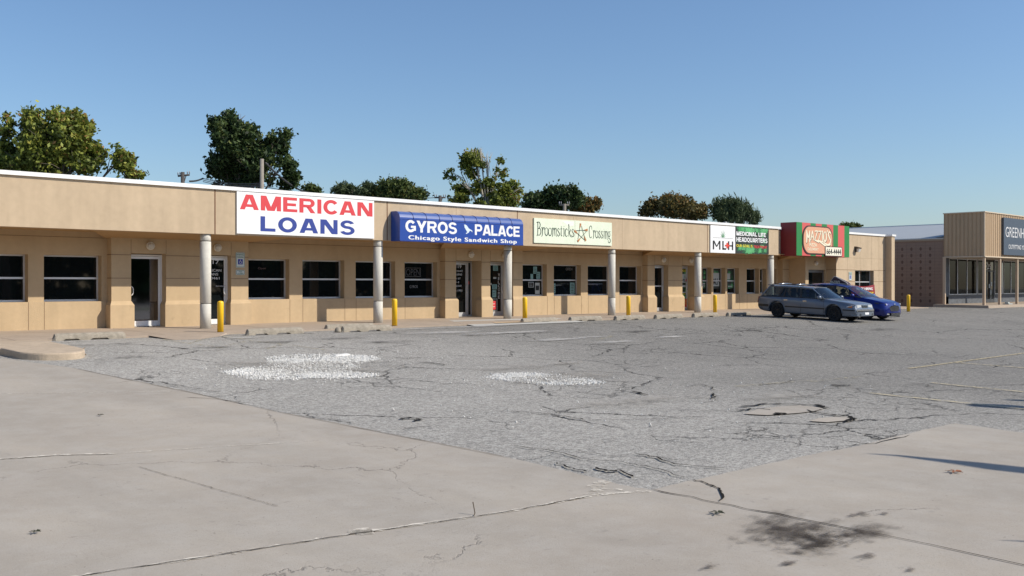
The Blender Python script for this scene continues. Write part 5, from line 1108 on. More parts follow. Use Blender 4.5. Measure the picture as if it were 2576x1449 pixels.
    g = MB(); c = Vector(fx(x0 - .62, .38, .93)); g.tube([c + Vector((.19 * math.cos(t_ / 16 * 6.2832), .08 * math.sin(t_ / 16 * 6.2832), .17 * math.sin(t_ / 16 * 6.2832))) for t_ in range(17)], .014, 6); g.build('steering_wheel', TRIM, T)
    return T, fx
def yloc(st, x, z_frac=None):
    for a_, b_ in zip(st, st[1:]):
        if b_[0] <= x <= a_[0]: t = (a_[0] - x) / max(a_[0] - b_[0], 1e-6); return [p_ + (q_ - p_) * t for p_, q_ in zip(a_, b_)]
    return list(st[0] if x > st[0][0] else st[-1])
SILV = mat('grey blue metallic paint', (.14, .165, .205), .34, metal=.35, spec=.45, coat=.5, var=.02)
SP = dict(wb=2.66, w=.865, wr=.315, ar=.385, belt_w=.80, roof_w=.66,
    stations=[(.98, .36, .50, .60, .66, .46), (.95, .30, .58, .70, .76, .46), (.90, .27, .735, .72, .80, .50), (.80, .24, .775, .76, .835, .52), (.55, .21, .81, .79, .86, .54), (.2, .20, .845, .80, .865, .56), (-.2, .20, .885, .80, .865, .56), (-.46, .20, .915, .80, .865, .57),
              (-.9, .20, .925, .815, .865, .57), (-1.5, .20, .92, .82, .865, .57), (-2.2, .20, .92, .82, .865, .57), (-2.9, .21, .915, .815, .865, .57), (-3.35, .25, .91, .80, .85, .57), (-3.55, .30, .90, .77, .82, .57), (-3.62, .34, .86, .74, .79, .57)],
    belt=[(-.42, .915), (-1.52, .925), (-2.36, .92), (-2.60, .92), (-3.48, .905)], top=[(-1.08, 1.32), (-1.60, 1.35), (-2.28, 1.36), (-2.40, 1.36), (-3.08, 1.355)], pw=[.055, .09, .07, .10, .07], pillar_mats=[0, 1, 1, 1, 0], open=None, seats=[-1.35, -2.25], seat_mat=SEATB, cabin=[(-.5, -3.4, .45, 1.2)])
CARS = 39.47
T1, fx1 = car('station_wagon', 'grey blue station wagon with roof rack parked nose out', 'car', CARS, 20.9, 23.56, SP, SILV)
def strip(parent, fx, pts, y_of, h, th, m, name):
    for sy in (1, -1):
        g = MB()
        for (x0, z0), (x1, z1) in zip(pts, pts[1:]):
            ya, yb = sy * (y_of(x0) - .01), sy * (y_of(x1) - .01); oa, ob = sy * (y_of(x0) + th), sy * (y_of(x1) + th)
            g.hexa([fx(x0, ya, z0 - h / 2), fx(x0, oa, z0 - h / 2), fx(x1, ob, z1 - h / 2), fx(x1, yb, z1 - h / 2)], [fx(x0, ya, z0 + h / 2), fx(x0, oa, z0 + h / 2), fx(x1, ob, z1 + h / 2), fx(x1, yb, z1 + h / 2)])
        g.build(name, m, parent)
yw = lambda x: yloc(SP['stations'], x)[4]
strip(T1, fx1, [(-.40, .50), (-1.5, .50), (-2.25, .50)], yw, .055, .014, TRIM, 'side_moulding'); strip(T1, fx1, [(.98, .50), (.9, .50), (.75, .50), (.42, .50)], yw, .05, .016, TRIM, 'bumper_strip'); strip(T1, fx1, [(-3.06, .50), (-3.3, .50), (-3.6, .50)], yw, .10, .02, TRIM, 'bumper_strip')
for x in (-.45, -1.50, -2.42):
    for sy in (1, -1):
        a_, b_ = fx1(x, sy * (yw(x) + .002), .26), fx1(x, sy * .832, .87); g = MB(); g.tube([a_, fx1(x, sy * (yw(x) + .003), .56), b_], .005, 4); g.build('door_gap', TRIM, T1)
for x in (-1.32, -2.22):
    for sy in (1, -1): g = MB(); c = fx1(x, sy * .852, .775); g.box(c[0] - .012, c[0] + .02 * sy + .01, c[1] - .09, c[1] + .09, c[2] - .018, c[2] + .018); g.build('door_handle', CHR, T1)
for sy in (1, -1):
    for ax in (0, -2.66):
        g = MB(); g.tube([fx1(ax + .395 * math.cos(t_ / 20 * math.pi), sy * (.872), .335 + .395 * math.sin(t_ / 20 * math.pi)) for t_ in range(21)], .012, 6); g.build('arch_trim', SILV, T1)
    g = MB(); c = fx1(-.60, sy * .93, .955); g.lathe([(.02, -.1), (.075, -.08), (.085, .0), (.075, .08), (.02, .1)], c, 12, 'x'); g.build('mirror', SILV, T1)
g = MB()                                        # nose: grille, lamps, bumper bright parts (front faces the street)
def fbox(fx, g, x, y0, y1, z0, z1, d=.03):
    return g.hexa([fx(x, y0, z0), fx(x - d * 2, y0, z0), fx(x - d * 2, y1, z0), fx(x, y1, z0)], [fx(x - .012, y0, z1), fx(x - d * 2, y0, z1), fx(x - d * 2, y1, z1), fx(x - .012, y1, z1)])
g = MB(); fbox(fx1, g, .945, -.27, .27, .565, .725); g.build('grille_surround', CHR, T1); g = MB(); fbox(fx1, g, .955, -.24, .24, .58, .71); g.build('grille', mat('grille dark', (.06, .07, .07), .4, metal=.4), T1)
for k in range(5): g = MB(); fbox(fx1, g, .962, -.24, .24, .59 + k * .026, .597 + k * .026); g.build('grille_bar', CHR, T1)
for sy in (1, -1):
    g = MB(); fbox(fx1, g, .945, sy * .30, sy * .64, .575, .715); g.build('headlight', LAMP, T1)
    g = MB(); q = [fx1(.93, sy * .645, .58), fx1(.90, sy * .78, .585), fx1(.62, sy * .868, .62), fx1(.64, sy * .862, .645), fx1(.88, sy * .775, .705), fx1(.92, sy * .645, .71)]; g.poly(q); q2 = [(a_, b_ + .05, c_) for a_, b_, c_ in q]; g.poly(q2[::-1]); n_ = 6; g.add(q + q2, [(i, (i + 1) % n_, n_ + (i + 1) % n_, n_ + i) for i in range(n_)]); g.build('corner_lamp', AMB if False else LAMP, T1)
    g = MB(); g.hexa([fx1(.80, sy * .835, .60), fx1(.66, sy * .872, .61), fx1(.66, sy * .84, .61), fx1(.80, sy * .80, .60)], [fx1(.80, sy * .82, .68), fx1(.67, sy * .862, .645), fx1(.67, sy * .83, .645), fx1(.80, sy * .79, .68)]); g.build('side_marker', AMB, T1)
    g = MB(); g.hexa([fx1(-3.60, sy * .81, .60), fx1(-3.665, sy * .76, .60), fx1(-3.665, sy * .55, .60), fx1(-3.60, sy * .55, .60)], [fx1(-3.55, sy * .79, .86), fx1(-3.63, sy * .74, .86), fx1(-3.63, sy * .55, .86), fx1(-3.55, sy * .55, .86)]); g.build('tail_lamp', TAIL, T1)
def bumper(fx, x, w_, z0, z1, m, name, parent, wrap=.25, n=14, th=.05, bul=.10):
    g = MB(); vs = []
    for k in range(n + 1):
        u_ = -1 + 2 * k / n; xx = x - bul * abs(u_) ** 3; 
        if abs(u_) > .999: xx = x - wrap
        for (d, z) in ((0, z0), (0, z1), (-th, z1), (-th, z0)): vs.append(fx(xx + d, u_ * w_, z))
    g.add(vs, [(k * 4 + j, k * 4 + (j + 1) % 4, (k + 1) * 4 + (j + 1) % 4, (k + 1) * 4 + j) for k in range(n) for j in range(4)] + [(0, 1, 2, 3), (n * 4 + 3, n * 4 + 2, n * 4 + 1, n * 4)]); return g.build(name, m, parent)
bumper(fx1, 1.05, .83, .48, .545, CHR, 'bumper_top', T1); bumper(fx1, 1.06, .835, .455, .48, TRIM, 'bumper_rub', T1); bumper(fx1, 1.04, .83, .27, .455, SILV, 'bumper', T1)
g = MB(); fbox(fx1, g, 1.05, -.16, .16, .33, .43, .01); g.build('number_plate', WH, T1)
for sy in (1, -1): g = MB(); fbox(fx1, g, 1.03, sy * .25, sy * .55, .30, .38, .02); g.build('bumper_vent', TRIM, T1)
bumper(lambda x, y, z: fx1(-x, y, z), 3.66, .82, .34, .55, TRIM, 'rear_bumper', T1)
# roof rack
for sy in (1, -1):
    g = MB(); g.tube([fx1(-1.55, sy * .54, 1.40), fx1(-1.7, sy * .54, 1.435), fx1(-2.4, sy * .54, 1.44), fx1(-3.0, sy * .54, 1.435), fx1(-3.1, sy * .54, 1.40)], .014, 6); g.build('roof_rail', TRIM, T1)
for x in (-1.9, -2.75): g = MB(); g.tube([fx1(x, -.54, 1.445), fx1(x + .03, 0, 1.462), fx1(x, .54, 1.445)], .018, 6); g.build('rack_bar', CHR, T1)
g = MB(); g.hexa([fx1(-2.95, -.6, 1.37), fx1(-3.2, -.6, 1.36), fx1(-3.2, .6, 1.36), fx1(-2.95, .6, 1.37)], [fx1(-2.95, -.6, 1.40), fx1(-3.25, -.6, 1.41), fx1(-3.25, .6, 1.41), fx1(-2.95, .6, 1.40)]); g.build('rear_deflector', SILV, T1)
g = MB(); g.tube([fx1(-.47, -.55, .93), fx1(-.62, -.2, 1.0)], .008, 5); g.tube([fx1(-.47, .1, .93), fx1(-.62, .45, 1.0)], .008, 5); g.build('wiper', TRIM, T1)

BLU = mat('deep blue metallic paint', (.004, .014, .16), .28, metal=.3, spec=.4, coat=.6)
SP2 = dict(wb=2.65, w=.90, wr=.335, ar=.385, belt_w=.80, roof_w=.60,
    stations=[(.89, .30, .62, .42, .50, .48), (.86, .24, .70, .60, .70, .48), (.76, .20, .775, .70, .82, .50), (.6, .19, .825, .75, .875, .52), (.3, .18, .885, .79, .90, .56), (0, .18, .93, .80, .905, .58), (-.35, .18, .975, .80, .90, .60),
              (-.6, .18, .985, .815, .90, .60), (-1.3, .18, .985, .82, .90, .60), (-2.1, .19, 1.0, .82, .905, .60), (-2.7, .20, 1.03, .80, .905, .62), (-3.15, .24, 1.05, .76, .87, .62), (-3.38, .30, 1.02, .70, .80, .62), (-3.46, .36, .80, .62, .70, .60)],
    belt=[(-.22, .965), (-.72, .98), (-1.52, .985), (-2.30, 1.01), (-2.85, 1.05), (-3.26, 1.08)], top=[(-1.02, 1.36), (-1.10, 1.385), (-1.55, 1.445), (-2.2, 1.45), (-2.72, 1.41), (-2.95, 1.37)], pw=[.07, .04, .09, .09, .22, .10], pillar_mats=[0, 1, 1, 1, 0, 0], open=None, seats=[-1.38, -2.25], seat_mat=SEAT, cabin=[(-.45, -3.1, .45, 1.2)])
T2, fx2 = car('hatchback_car', 'deep blue hatchback with a black grille and a delivery sign on its roof', 'car', 42.25, 20.9, 23.55, SP2, BLU)
yw2 = lambda x: yloc(SP2['stations'], x)[4]
g = MB(); q = lambda x, y, z: fx2(x, y, z)
def fpoly(fx, pts, m, name, parent, th=.02):
    g = MB(); n = len(pts); f = [fx(x, y, z) for x, y, z in pts]; b_ = [(a_, c_ + th, d_) for a_, c_, d_ in f]; g.add(f + b_, [tuple(range(n)), tuple(range(2 * n - 1, n - 1, -1))] + [(i, (i + 1) % n, n + (i + 1) % n, n + i) for i in range(n)]); return g.build(name, m, parent)
GRB = mat('matt black mesh grille', (.01, .01, .011), .6)
fpoly(fx2, [(.915, -.30, .645), (.93, 0, .655), (.915, .30, .645), (.89, .46, .56), (.905, .36, .42), (.925, 0, .40), (.905, -.36, .42), (.89, -.46, .56)], GRB, 'grille', T2, .05)
bumper(fx2, .955, .80, .345, .40, BLU, 'bumper', T2, .35, bul=.22); bumper(fx2, .965, .76, .155, .175, TRIM, 'front_splitter', T2, .3, bul=.2)
fpoly(fx2, [(.945, -.42, .335), (.96, 0, .34), (.945, .42, .335), (.93, .40, .20), (.95, 0, .19), (.93, -.40, .20)], GRB, 'lower_grille', T2, .05)
for k in range(3): fpoly(fx2, [(.955, -.40, .31 - k * .045), (.972, 0, .315 - k * .045), (.955, .40, .31 - k * .045), (.955, .40, .302 - k * .045), (.972, 0, .307 - k * .045), (.955, -.40, .302 - k * .045)], CHR, 'grille_bar', T2, .01)
for sy in (1, -1):
    fpoly(fx2, [(.885, sy * .48, .64), (.80, sy * .66, .655), (.60, sy * .82, .70), (.42, sy * .868, .755), (.60, sy * .80, .775), (.78, sy * .68, .74), (.87, sy * .52, .70)], mat('smoked headlamp', (.05, .055, .06), .1, coat=.6), 'headlight', T2, .04)
    g = MB(); g.lathe([(.005, -.02), (.035, -.015), (.045, 0), (.03, .02)], fx2(.83, sy * .645, .70), 10, 'y'); g.build('lamp_bulb', LAMP, T2)
    fpoly(fx2, [(.905, sy * .50, .34), (.83, sy * .68, .34), (.78, sy * .74, .29), (.80, sy * .70, .22), (.91, sy * .48, .20)], TRIM, 'fog_lamp_bezel', T2, .05)
    fpoly(fx2, [(.915, sy * .53, .305), (.865, sy * .64, .305), (.865, sy * .64, .275), (.915, sy * .53, .27)], LAMP, 'fog_lamp', T2, .02)
    g = MB(); c = fx2(-.55, sy * .97, 1.02); g.lathe([(.02, -.11), (.07, -.09), (.085, 0), (.07, .08), (.02, .1)], c, 12, 'x'); g.build('mirror', BLU, T2)
    for x in (-.55, -1.55, -2.45): g = MB(); g.tube([fx2(x, sy * (yw2(x) + .003), .26), fx2(x, sy * (yw2(x) + .004), .6), fx2(x, sy * .835, .93)], .005, 4); g.build('door_gap', TRIM, T2)
    for x in (-1.35, -2.25): g = MB(); c = fx2(x, sy * .885, .86); g.box(c[0] - .015, c[0] + .015, c[1] - .09, c[1] + .09, c[2] - .015, c[2] + .015); g.build('door_handle', BLU, T2)
    g = MB(); g.hexa([fx2(-3.20, sy * .87, .80), fx2(-3.42, sy * .74, .80), fx2(-3.42, sy * .6, .80), fx2(-3.2, sy * .6, .80)], [fx2(-3.15, sy * .84, 1.0), fx2(-3.36, sy * .72, 1.0), fx2(-3.36, sy * .6, 1.0), fx2(-3.15, sy * .6, 1.0)]); g.build('tail_lamp', TAIL, T2)
bumper(lambda x, y, z: fx2(-x, y, z), 3.50, .80, .28, .62, BLU, 'rear_bumper', T2, .3)
g = MB(); g.lathe([(.03, 0), (.05, -.008), (.01, -.012)], fx2(.905, 0, .70), 12, 'y'); g.build('badge', CHR, T2)
fpoly(fx2, [(.985, -.15, .42), (.985, .15, .42), (.985, .15, .35), (.985, -.15, .35)], WH, 'number_plate', T2, .01) if False else None
# delivery sign on the roof
x0_ = -1.75; TS = thing('car_topper_sign', fx2(x0_, 0, 1.49), 'dark maroon triangular delivery sign on the blue hatchback roof', 'sign')
pr = [(.55, 1.49), (.48, 1.56), (-.08, 1.80), (-.17, 1.80), (-.28, 1.66), (-.34, 1.49)]
g = MB(); w0, w1 = .13, .03; lv = [fx2(x0_ + a_, -(w0 if z < 1.6 else w1), z) for a_, z in pr]; rv = [fx2(x0_ + a_, (w0 if z < 1.6 else w1), z) for a_, z in pr]
g.add(lv + rv, [tuple(range(6)), tuple(range(11, 5, -1))] + [(i, (i + 1) % 6, 6 + (i + 1) % 6, 6 + i) for i in range(6)]); g.build('shell', mat('dark maroon plastic', (.045, .012, .016), .4), TS)
g = MB(); g.tube(lv + [lv[0]], .018, 6); g.tube(rv + [rv[0]], .018, 6); g.build('edge_rim', mat('pale edge rim', (.55, .50, .44), .5), TS)
for sgn in (-1,):
    g = MB(); kx = .5 / 3.78; x_ = .40
    for i, c in enumerate("MAZZIO'S"):
        for stt in MZ[c][1]: ribbon(g, stt, .16, lambda p_, q_: fx2(x0_ - .34 + .03 + (x_ - .40 + p_ * kx) + .02, -(w0 + .006), 1.515 + q_ * .10), taper=.6, curve=len(stt) > 2)
        x_ += MZ[c][0] * kx
    o_ = g.build('lettering', IV, TS, fix=False)
# ------------------------------------------------------------------ trees
def leaf_mat(name, cols):
    m = bpy.data.materials.new(name); m.use_nodes = True; n, l = nt(m); b = n['Principled BSDF']; b.inputs['Roughness'].default_value = .6; b.inputs['Specular IOR Level'].default_value = .3
    a = n.new('ShaderNodeAttribute'); a.attribute_name = 'tone'; r = n.new('ShaderNodeValToRGB'); r.color_ramp.elements.remove(r.color_ramp.elements[0])
    for i, (p_, c) in enumerate(cols):
        e = r.color_ramp.elements[0] if i == 0 else r.color_ramp.elements.new(p_); e.position = p_; e.color = (*c, 1)
    l.new(a.outputs['Fac'], r.inputs[0]); l.new(r.outputs[0], b.inputs['Base Color'])
    t = n.new('ShaderNodeBsdfTranslucent'); l.new(r.outputs[0], t.inputs[0]); x = n.new('ShaderNodeMixShader'); x.inputs[0].default_value = .25
    l.new(b.outputs[0], x.inputs[1]); l.new(t.outputs[0], x.inputs[2]); l.new(x.outputs[0], n['Material Output'].inputs[0]); return m
LM_Y = leaf_mat('yellow green foliage', [(0, (.035, .05, .012)), (.35, (.10, .13, .022)), (.7, (.22, .26, .045)), (.95, (.38, .38, .07)), (1, (.30, .18, .06))])
LM_D = leaf_mat('dark green foliage', [(0, (.015, .028, .010)), (.5, (.04, .072, .020)), (.85, (.09, .13, .035)), (1, (.15, .17, .05))])
LM_M = leaf_mat('mid green foliage', [(0, (.03, .05, .014)), (.5, (.075, .11, .028)), (.85, (.15, .18, .05)), (1, (.24, .21, .06))])
LM_R = leaf_mat('rusty autumn foliage', [(0, (.05, .05, .02)), (.45, (.11, .10, .03)), (.8, (.20, .14, .04)), (1, (.32, .15, .05))])
LM_W = leaf_mat('grey green willow foliage', [(0, (.035, .055, .022)), (.5, (.07, .10, .045)), (1, (.13, .16, .07))])
BARK = mat('grey brown bark', (.14, .115, .09), .95, var=.2, vscale=4); BARKL = mat('pale sycamore bark', (.42, .39, .33), .9, var=.2, vscale=3)
def vnoise(P, f, seed):
    r = np.random.default_rng(seed); s = np.zeros(len(P))
    for k in range(7): d = r.normal(size=3); d /= np.linalg.norm(d); s += np.sin(P @ d * f * r.uniform(.7, 1.6) + r.uniform(0, 6.28))
    return s / 2.6
def tree(name, label, Z, blobs, n, m, leaf=.11, gap=-.35, bark=BARK, trunk_px=None, seed=1, depth=1.0, wisp=0.0, limbs=True, base_z=-1.4, group='trees behind the shop building', clump=.30, up=0.0):
    r = np.random.default_rng(seed); px0 = trunk_px or blobs[0][0]; b0 = far(px0, HY, Z); t = thing(name, (b0.x, b0.y, base_z), label, 'tree', group)
    C = []; 
    for (x, y, rx, ry, *w_) in blobs: c = far(x, y, Z); C.append((np.array(c) + np.array((VW[0], VW[1], 0)) * r.uniform(-.4, .4) * rx * Z / FPX, rx * Z / FPX, ry * Z / FPX, w_[0] if w_ else rx * ry))
    wt = np.array([c[3] for c in C], float); wt /= wt.sum(); V = []; tone = []
    right = np.array((RT[0], RT[1], 0)); fwd = np.array((VW[0], VW[1], 0)); upv = np.array((0, 0, 1.))
    per = 12; N = n // per; idx = r.choice(len(C), N * 2, p=wt); d = r.normal(size=(N * 2, 3)); d /= np.linalg.norm(d, axis=1)[:, None]; rad = r.uniform(.2, .9, N * 2) ** .45
    rad *= .90 + .22 * vnoise(d * 3, 1.7, seed + 5)
    cc = np.array([c[0] for c in C])[idx]; rx = np.array([c[1] for c in C])[idx]; rz_ = np.array([c[2] for c in C])[idx]
    Pt = cc + right * (d[:, :1] * (rad * rx)[:, None]) + fwd * (d[:, 1:2] * (rad * rx * depth)[:, None]) + upv * (d[:, 2:] * (rad * rz_)[:, None])
    s = float(np.mean([c[1] for c in C])); keep = vnoise(Pt, 2.9 / max(s, .6), seed) + .8 * vnoise(Pt, 7 / max(s, .6), seed + 2) > gap + .12
    Pt = Pt[keep][:N]; ct = r.uniform(0, 1, len(Pt)) * .75 + .25 * (vnoise(Pt, 1.2, seed + 9) * .5 + .5)
    cl = clump * .85 * (.5 + .9 * r.random(len(Pt)))
    Lp = np.repeat(Pt, per, 0) + r.normal(size=(len(Pt) * per, 3)) * np.repeat(cl, per)[:, None] * np.array((.5, .5, .42)) * 1.0
    if up: Lp[:, 2] += np.abs(r.normal(size=len(Lp))) * up
    tn = np.clip(np.repeat(ct, per) + r.normal(size=len(Lp)) * .16, 0, 1)
    K = len(Lp); sz = leaf * r.uniform(.6, 1.35, K)
    n1 = r.normal(size=(K, 3)); n1 /= np.linalg.norm(n1, axis=1)[:, None]; q = r.normal(size=(K, 3)); n2 = np.cross(n1, q); n2 /= np.linalg.norm(n2, axis=1)[:, None]
    if wisp: n1[:, 2] -= wisp; n1 /= np.linalg.norm(n1, axis=1)[:, None]; n2 = np.cross(n1, q); n2 /= np.linalg.norm(n2, axis=1)[:, None]
    a = n1 * sz[:, None] * (1.0 + wisp); b = n2 * sz[:, None] * (.55 / (1 + wisp))
    vs = np.stack([Lp - a, Lp - b * 1.0, Lp + a, Lp + b * 1.0], 1).reshape(-1, 3) - np.array(t.location)
    me = bpy.data.meshes.new('crown'); me.vertices.add(K * 4); me.vertices.foreach_set('co', vs.astype('f').ravel()); me.loops.add(K * 4); me.loops.foreach_set('vertex_index', np.arange(K * 4, dtype='i'))
    me.polygons.add(K); me.polygons.foreach_set('loop_start', np.arange(0, K * 4, 4, dtype='i')); me.materials.append(m)
    at = me.attributes.new('tone', 'FLOAT', 'FACE'); at.data.foreach_set('value', tn.astype('f')); me.update(calc_edges=True); me.validate()
    o = bpy.data.objects.new('crown', me); COL.objects.link(o); o.parent = t; ORG[o.name] = Vector(t.location)
    g = MB(); top_ = max(c[0][2] for c in C); rr = .014 * (top_ - base_z) + .03; base = Vector((b0.x, b0.y, base_z)); mid = Vector(C[0][0]); hub = base.lerp(mid, .55)
    hub.x = base.x + (hub.x - base.x) * .5; hub.y = base.y + (hub.y - base.y) * .5
    g.tube([base, base.lerp(hub, .5) + Vector((.06, .05, 0)), hub, hub.lerp(mid, .6), mid + Vector((0, 0, C[0][2] * .35))], [rr, rr * .85, rr * .7, rr * .45, rr * .12], 9); g.build('trunk', bark, t)
    g = MB()
    for c, rx_, rz2, _ in C:
        c = Vector(c); g.tube([hub, hub.lerp(c, .5) + Vector((0, 0, -.1 * rx_)), c, c + Vector((0, 0, rz2 * .45))], [rr * .5, rr * .32, rr * .2, .01], 6)
        for k in range(7 if limbs else 2):
            e = r.normal(size=3); e /= np.linalg.norm(e); e[2] = abs(e[2]) * .8; tip = c + Vector((e[0] * rx_ * .92, e[1] * rx_ * .92, e[2] * rz2 * .92)); s0 = hub.lerp(c, r.uniform(.5, .95)); g.tube([s0, s0.lerp(tip, .5) + Vector((0, 0, .12)), tip], [rr * .16, rr * .09, .008], 5)
    g.build('branches', bark, t); return t
tree('sycamore_tree', 'large yellow green tree with rusty patches rising at the far left behind the roof', 50, [(140, 345, 88, 70), (60, 330, 58, 36, 1700), (190, 320, 40, 38, 1500), (160, 300, 34, 28, 1000), (110, 400, 90, 50), (215, 390, 55, 50), (300, 405, 45, 32, 1700), (25, 400, 34, 42, 1500), (335, 438, 24, 8, 300), (170, 425, 80, 25)], 29000, LM_Y, .115, -.10, BARK, 170, 3, clump=.27)
tree('oak_tree', 'tall dark green tree behind the bare wooden pole', 60, [(600, 370, 78, 62), (575, 320, 56, 36), (598, 300, 26, 22, 700), (690, 370, 46, 44), (650, 420, 90, 50), (560, 425, 46, 40), (715, 412, 34, 40), (715, 345, 18, 24, 500), (730, 455, 30, 22, 900), (600, 455, 80, 20)], 30000, LM_D, .125, -.12, BARK, 620, 11, clump=.28)
tree('willow_tree', 'low pale willow top beside the round green tree', 72, [(870, 478, 34, 14), (905, 484, 28, 12), (925, 472, 14, 12, 200)], 5000, LM_W, .13, -.3, BARK, 880, 17, wisp=.6, limbs=False)
tree('round_tree', 'round mid green tree top left of the distant cross arm pole', 72, [(985, 478, 58, 28), (1000, 462, 26, 18, 700), (960, 490, 50, 20), (1040, 492, 34, 18), (998, 448, 6, 8, 60)], 15000, LM_M, .12, -.6, BARK, 985, 21, clump=.4)
tree('cottonwood_tree', 'sparse airy yellow green tree with sky showing through and a pale trunk', 72, [(1195, 400, 38, 26), (1160, 435, 40, 24), (1190, 380, 22, 14, 350), (1225, 395, 22, 20, 400), (1250, 425, 24, 30), (1240, 470, 40, 40), (1180, 470, 46, 26), (1285, 480, 30, 26), (1150, 500, 30, 14, 500), (1290, 505, 24, 18), (1230, 510, 50, 20), (1208, 376, 8, 8, 90)], 16000, LM_Y, .12, .05, BARKL, 1242, 33, clump=.24)
tree('hackberry_tree', 'dense dark green round tree top with a utility pole in front of it', 88, [(1385, 505, 62, 30), (1400, 488, 30, 18, 700), (1430, 500, 40, 26), (1350, 515, 36, 22), (1385, 478, 12, 9, 120)], 16000, LM_D, .15, -.6, BARK, 1395, 41, clump=.45)
tree('maple_tree', 'small rusty brown tree top right of the dense dark green one', 90, [(1478, 517, 32, 20), (1492, 508, 18, 12, 250), (1460, 525, 26, 14)], 6500, LM_R, .14, -.5, BARK, 1480, 47)
tree('maple_tree', 'small reddish tree top between the airy tree and the dense dark green one', 90, [(1330, 497, 13, 9)], 1600, LM_R, .13, -.4, BARK, 1330, 49, limbs=False)
tree('autumn_tree', 'orange and olive tree top, larger left half of the pair far right', 105, [(1690, 528, 58, 26), (1690, 510, 34, 12, 500), (1640, 532, 28, 18), (1745, 535, 50, 20), (1640, 518, 14, 8, 150)], 15000, LM_R, .16, -.55, BARK, 1700, 53, clump=.5, up=.2)
tree('willow_tree', 'grey green feathery tree top above the leaf print banner', 105, [(1840, 540, 46, 26), (1815, 530, 26, 18), (1875, 545, 28, 20), (1890, 555, 16, 12, 250)], 11000, LM_W, .19, -.35, BARK, 1845, 59, wisp=.8, clump=.5, up=.3)
tree('distant_tree', 'tiny dark tree top peeking over the roof right of the striped sign', 140, [(2140, 569, 22, 6), (2125, 568, 10, 4, 60)], 3500, LM_M, .17, -.5, BARK, 2140, 61, limbs=False)
tree('distant_tree', 'tiny tree top just right of the tall dark tree', 80, [(778, 474, 14, 8), (796, 480, 10, 6, 60)], 2200, LM_M, .12, -.3, BARK, 780, 63, limbs=False)

# ------------------------------------------------------------------ poles and wires
WOOD = mat('weathered grey pole wood', (.26, .235, .20), .9, var=.12, vscale=6); WOODD = mat('dark pole wood', (.075, .065, .06), .9); INS = mat('grey insulator', (.3, .3, .32), .4)
def pole(px, ytop, Z, r, label, arm=None, m=WOODD, ang=.0):
    b = far(px, HY, Z); t = thing('utility_pole', (b.x, b.y, -1.4), label, 'utility pole'); top = far(px, ytop, Z); g = MB(); g.tube([(b.x, b.y, -1.4), (b.x, b.y, top.z)], [r * 1.25, r], 12); g.build('pole', m, t)
    if arm:
        yA, x0, x1 = arm; A, B_ = far(x0, yA + ang, Z), far(x1, yA - ang, Z); g = MB(); g.tube([A, B_], .07, 6); g.build('cross_arm', m, t)
        for k in (0, .18, .82, 1): c = A.lerp(B_, k); g = MB(); g.lathe([(.03, 0), (.035, .1), (.05, .14), (.03, .22), (.01, .25)], (c.x, c.y, c.z + .05), 10); g.build('insulator', INS, t)
        g = MB(); g.tube([A.lerp(B_, .72), (b.x, b.y, A.z - .8)], .035, 5); g.build('arm_brace', m, t)
    return top
pA = pole(460, 433, 75, .14, 'dark cross arm pole between the leftmost tree and the tall dark tree', (441.5, 448, 477), ang=1.5)
pB = pole(659, 400, 52, .10, 'bare weathered wooden pole in front of the tall dark tree', None, WOOD)
pC = pole(1107, 492, 90, .14, 'small dark cross arm pole left of the airy tree', (497, 1093, 1121))
pD = pole(1420, 513, 85, .14, 'cross arm pole in front of the dense dark green tree', (516, 1407, 1432), mat('pale pole wood', (.2, .18, .15), .9))
WIR = mat('black wire', (.03, .03, .03), .6)
def wire(a, b, r, sag, label, n=14):
    g = MB(); g.tube([a.lerp(b, k / n) - Vector((0, 0, sag * 4 * (k / n) * (1 - k / n))) for k in range(n + 1)], r, 5)
    c = a.lerp(b, .5); o = g.build('power_line', WIR); rebase(o, c); tag(o, label, 'power line', 'overhead wires behind the roof')
f_ = far
wire(f_(478, 456, 52), f_(511, 449, 60), .05, .05, 'short dark wire left of the tall dark tree')
for i, (ya, yb) in enumerate(((449, 461), (453, 465), (457, 468))): wire(f_(511, ya, 60), f_(659, yb, 52), .022, .15, ('upper', 'middle', 'lowest')[i] + ' of three thin wires meeting the bare wooden pole from the left')
wire(f_(668, 410, 52), f_(812, 489, 72), .055, .5, 'thick cable running down right from the bare wooden pole'); wire(f_(840, 487, 80), f_(1095, 497, 90), .032, .25, 'thin wire crossing the round green tree top to the small pole')
wire(f_(659, 468, 52), f_(900, 492, 70), .022, .2, 'thin wire just above the roof edge right of the bare pole')

# ------------------------------------------------------------------ what stands out of frame but shades and mirrors in the picture
T0 = thing('street_tree', (21, -6, -2.1), 'tall roadside tree out of frame whose branches throw the thin shadows at right', 'tree')
g = MB(); g.tube([(21, -6, -2.2), (20.8, -5.9, 1), (20.5, -5.7, 3.6), (20.3, -5.6, 6)], [.3, .24, .18, .08], 10); g.build('trunk', BARK, T0)
def shadow_src(px, py, h):
    x, y = gp(px, py); z = H(y); k = h / SUN_V.z; return Vector((x + SUN_V.x * k, y + SUN_V.y * k, z + h))
a = [shadow_src(*q) for q in ((2185, 1144, 6.0), (2260, 1149, 6.05), (2340, 1158, 6.1), (2430, 1168, 6.15), (2530, 1181, 6.2), (2620, 1190, 6.2), (2750, 1205, 6.1))]
g = MB(); g.tube(a + [Vector((20.5, -5.7, 3.6))], [.02, .05, .09, .14, .19, .22, .24, .15], 8); g.build('branch', BARK, T0)
a = [shadow_src(*q) for q in ((2466, 1020.5, 5), (2490, 1021, 5.05), (2530, 1023, 5.1), (2560, 1024.5, 5.1))]; g = MB(); g.tube(a + [Vector((20.3, -5.6, 4.6))], [.10, .28, .30, .12, .10], 8); g.build('branch', BARK, T0)
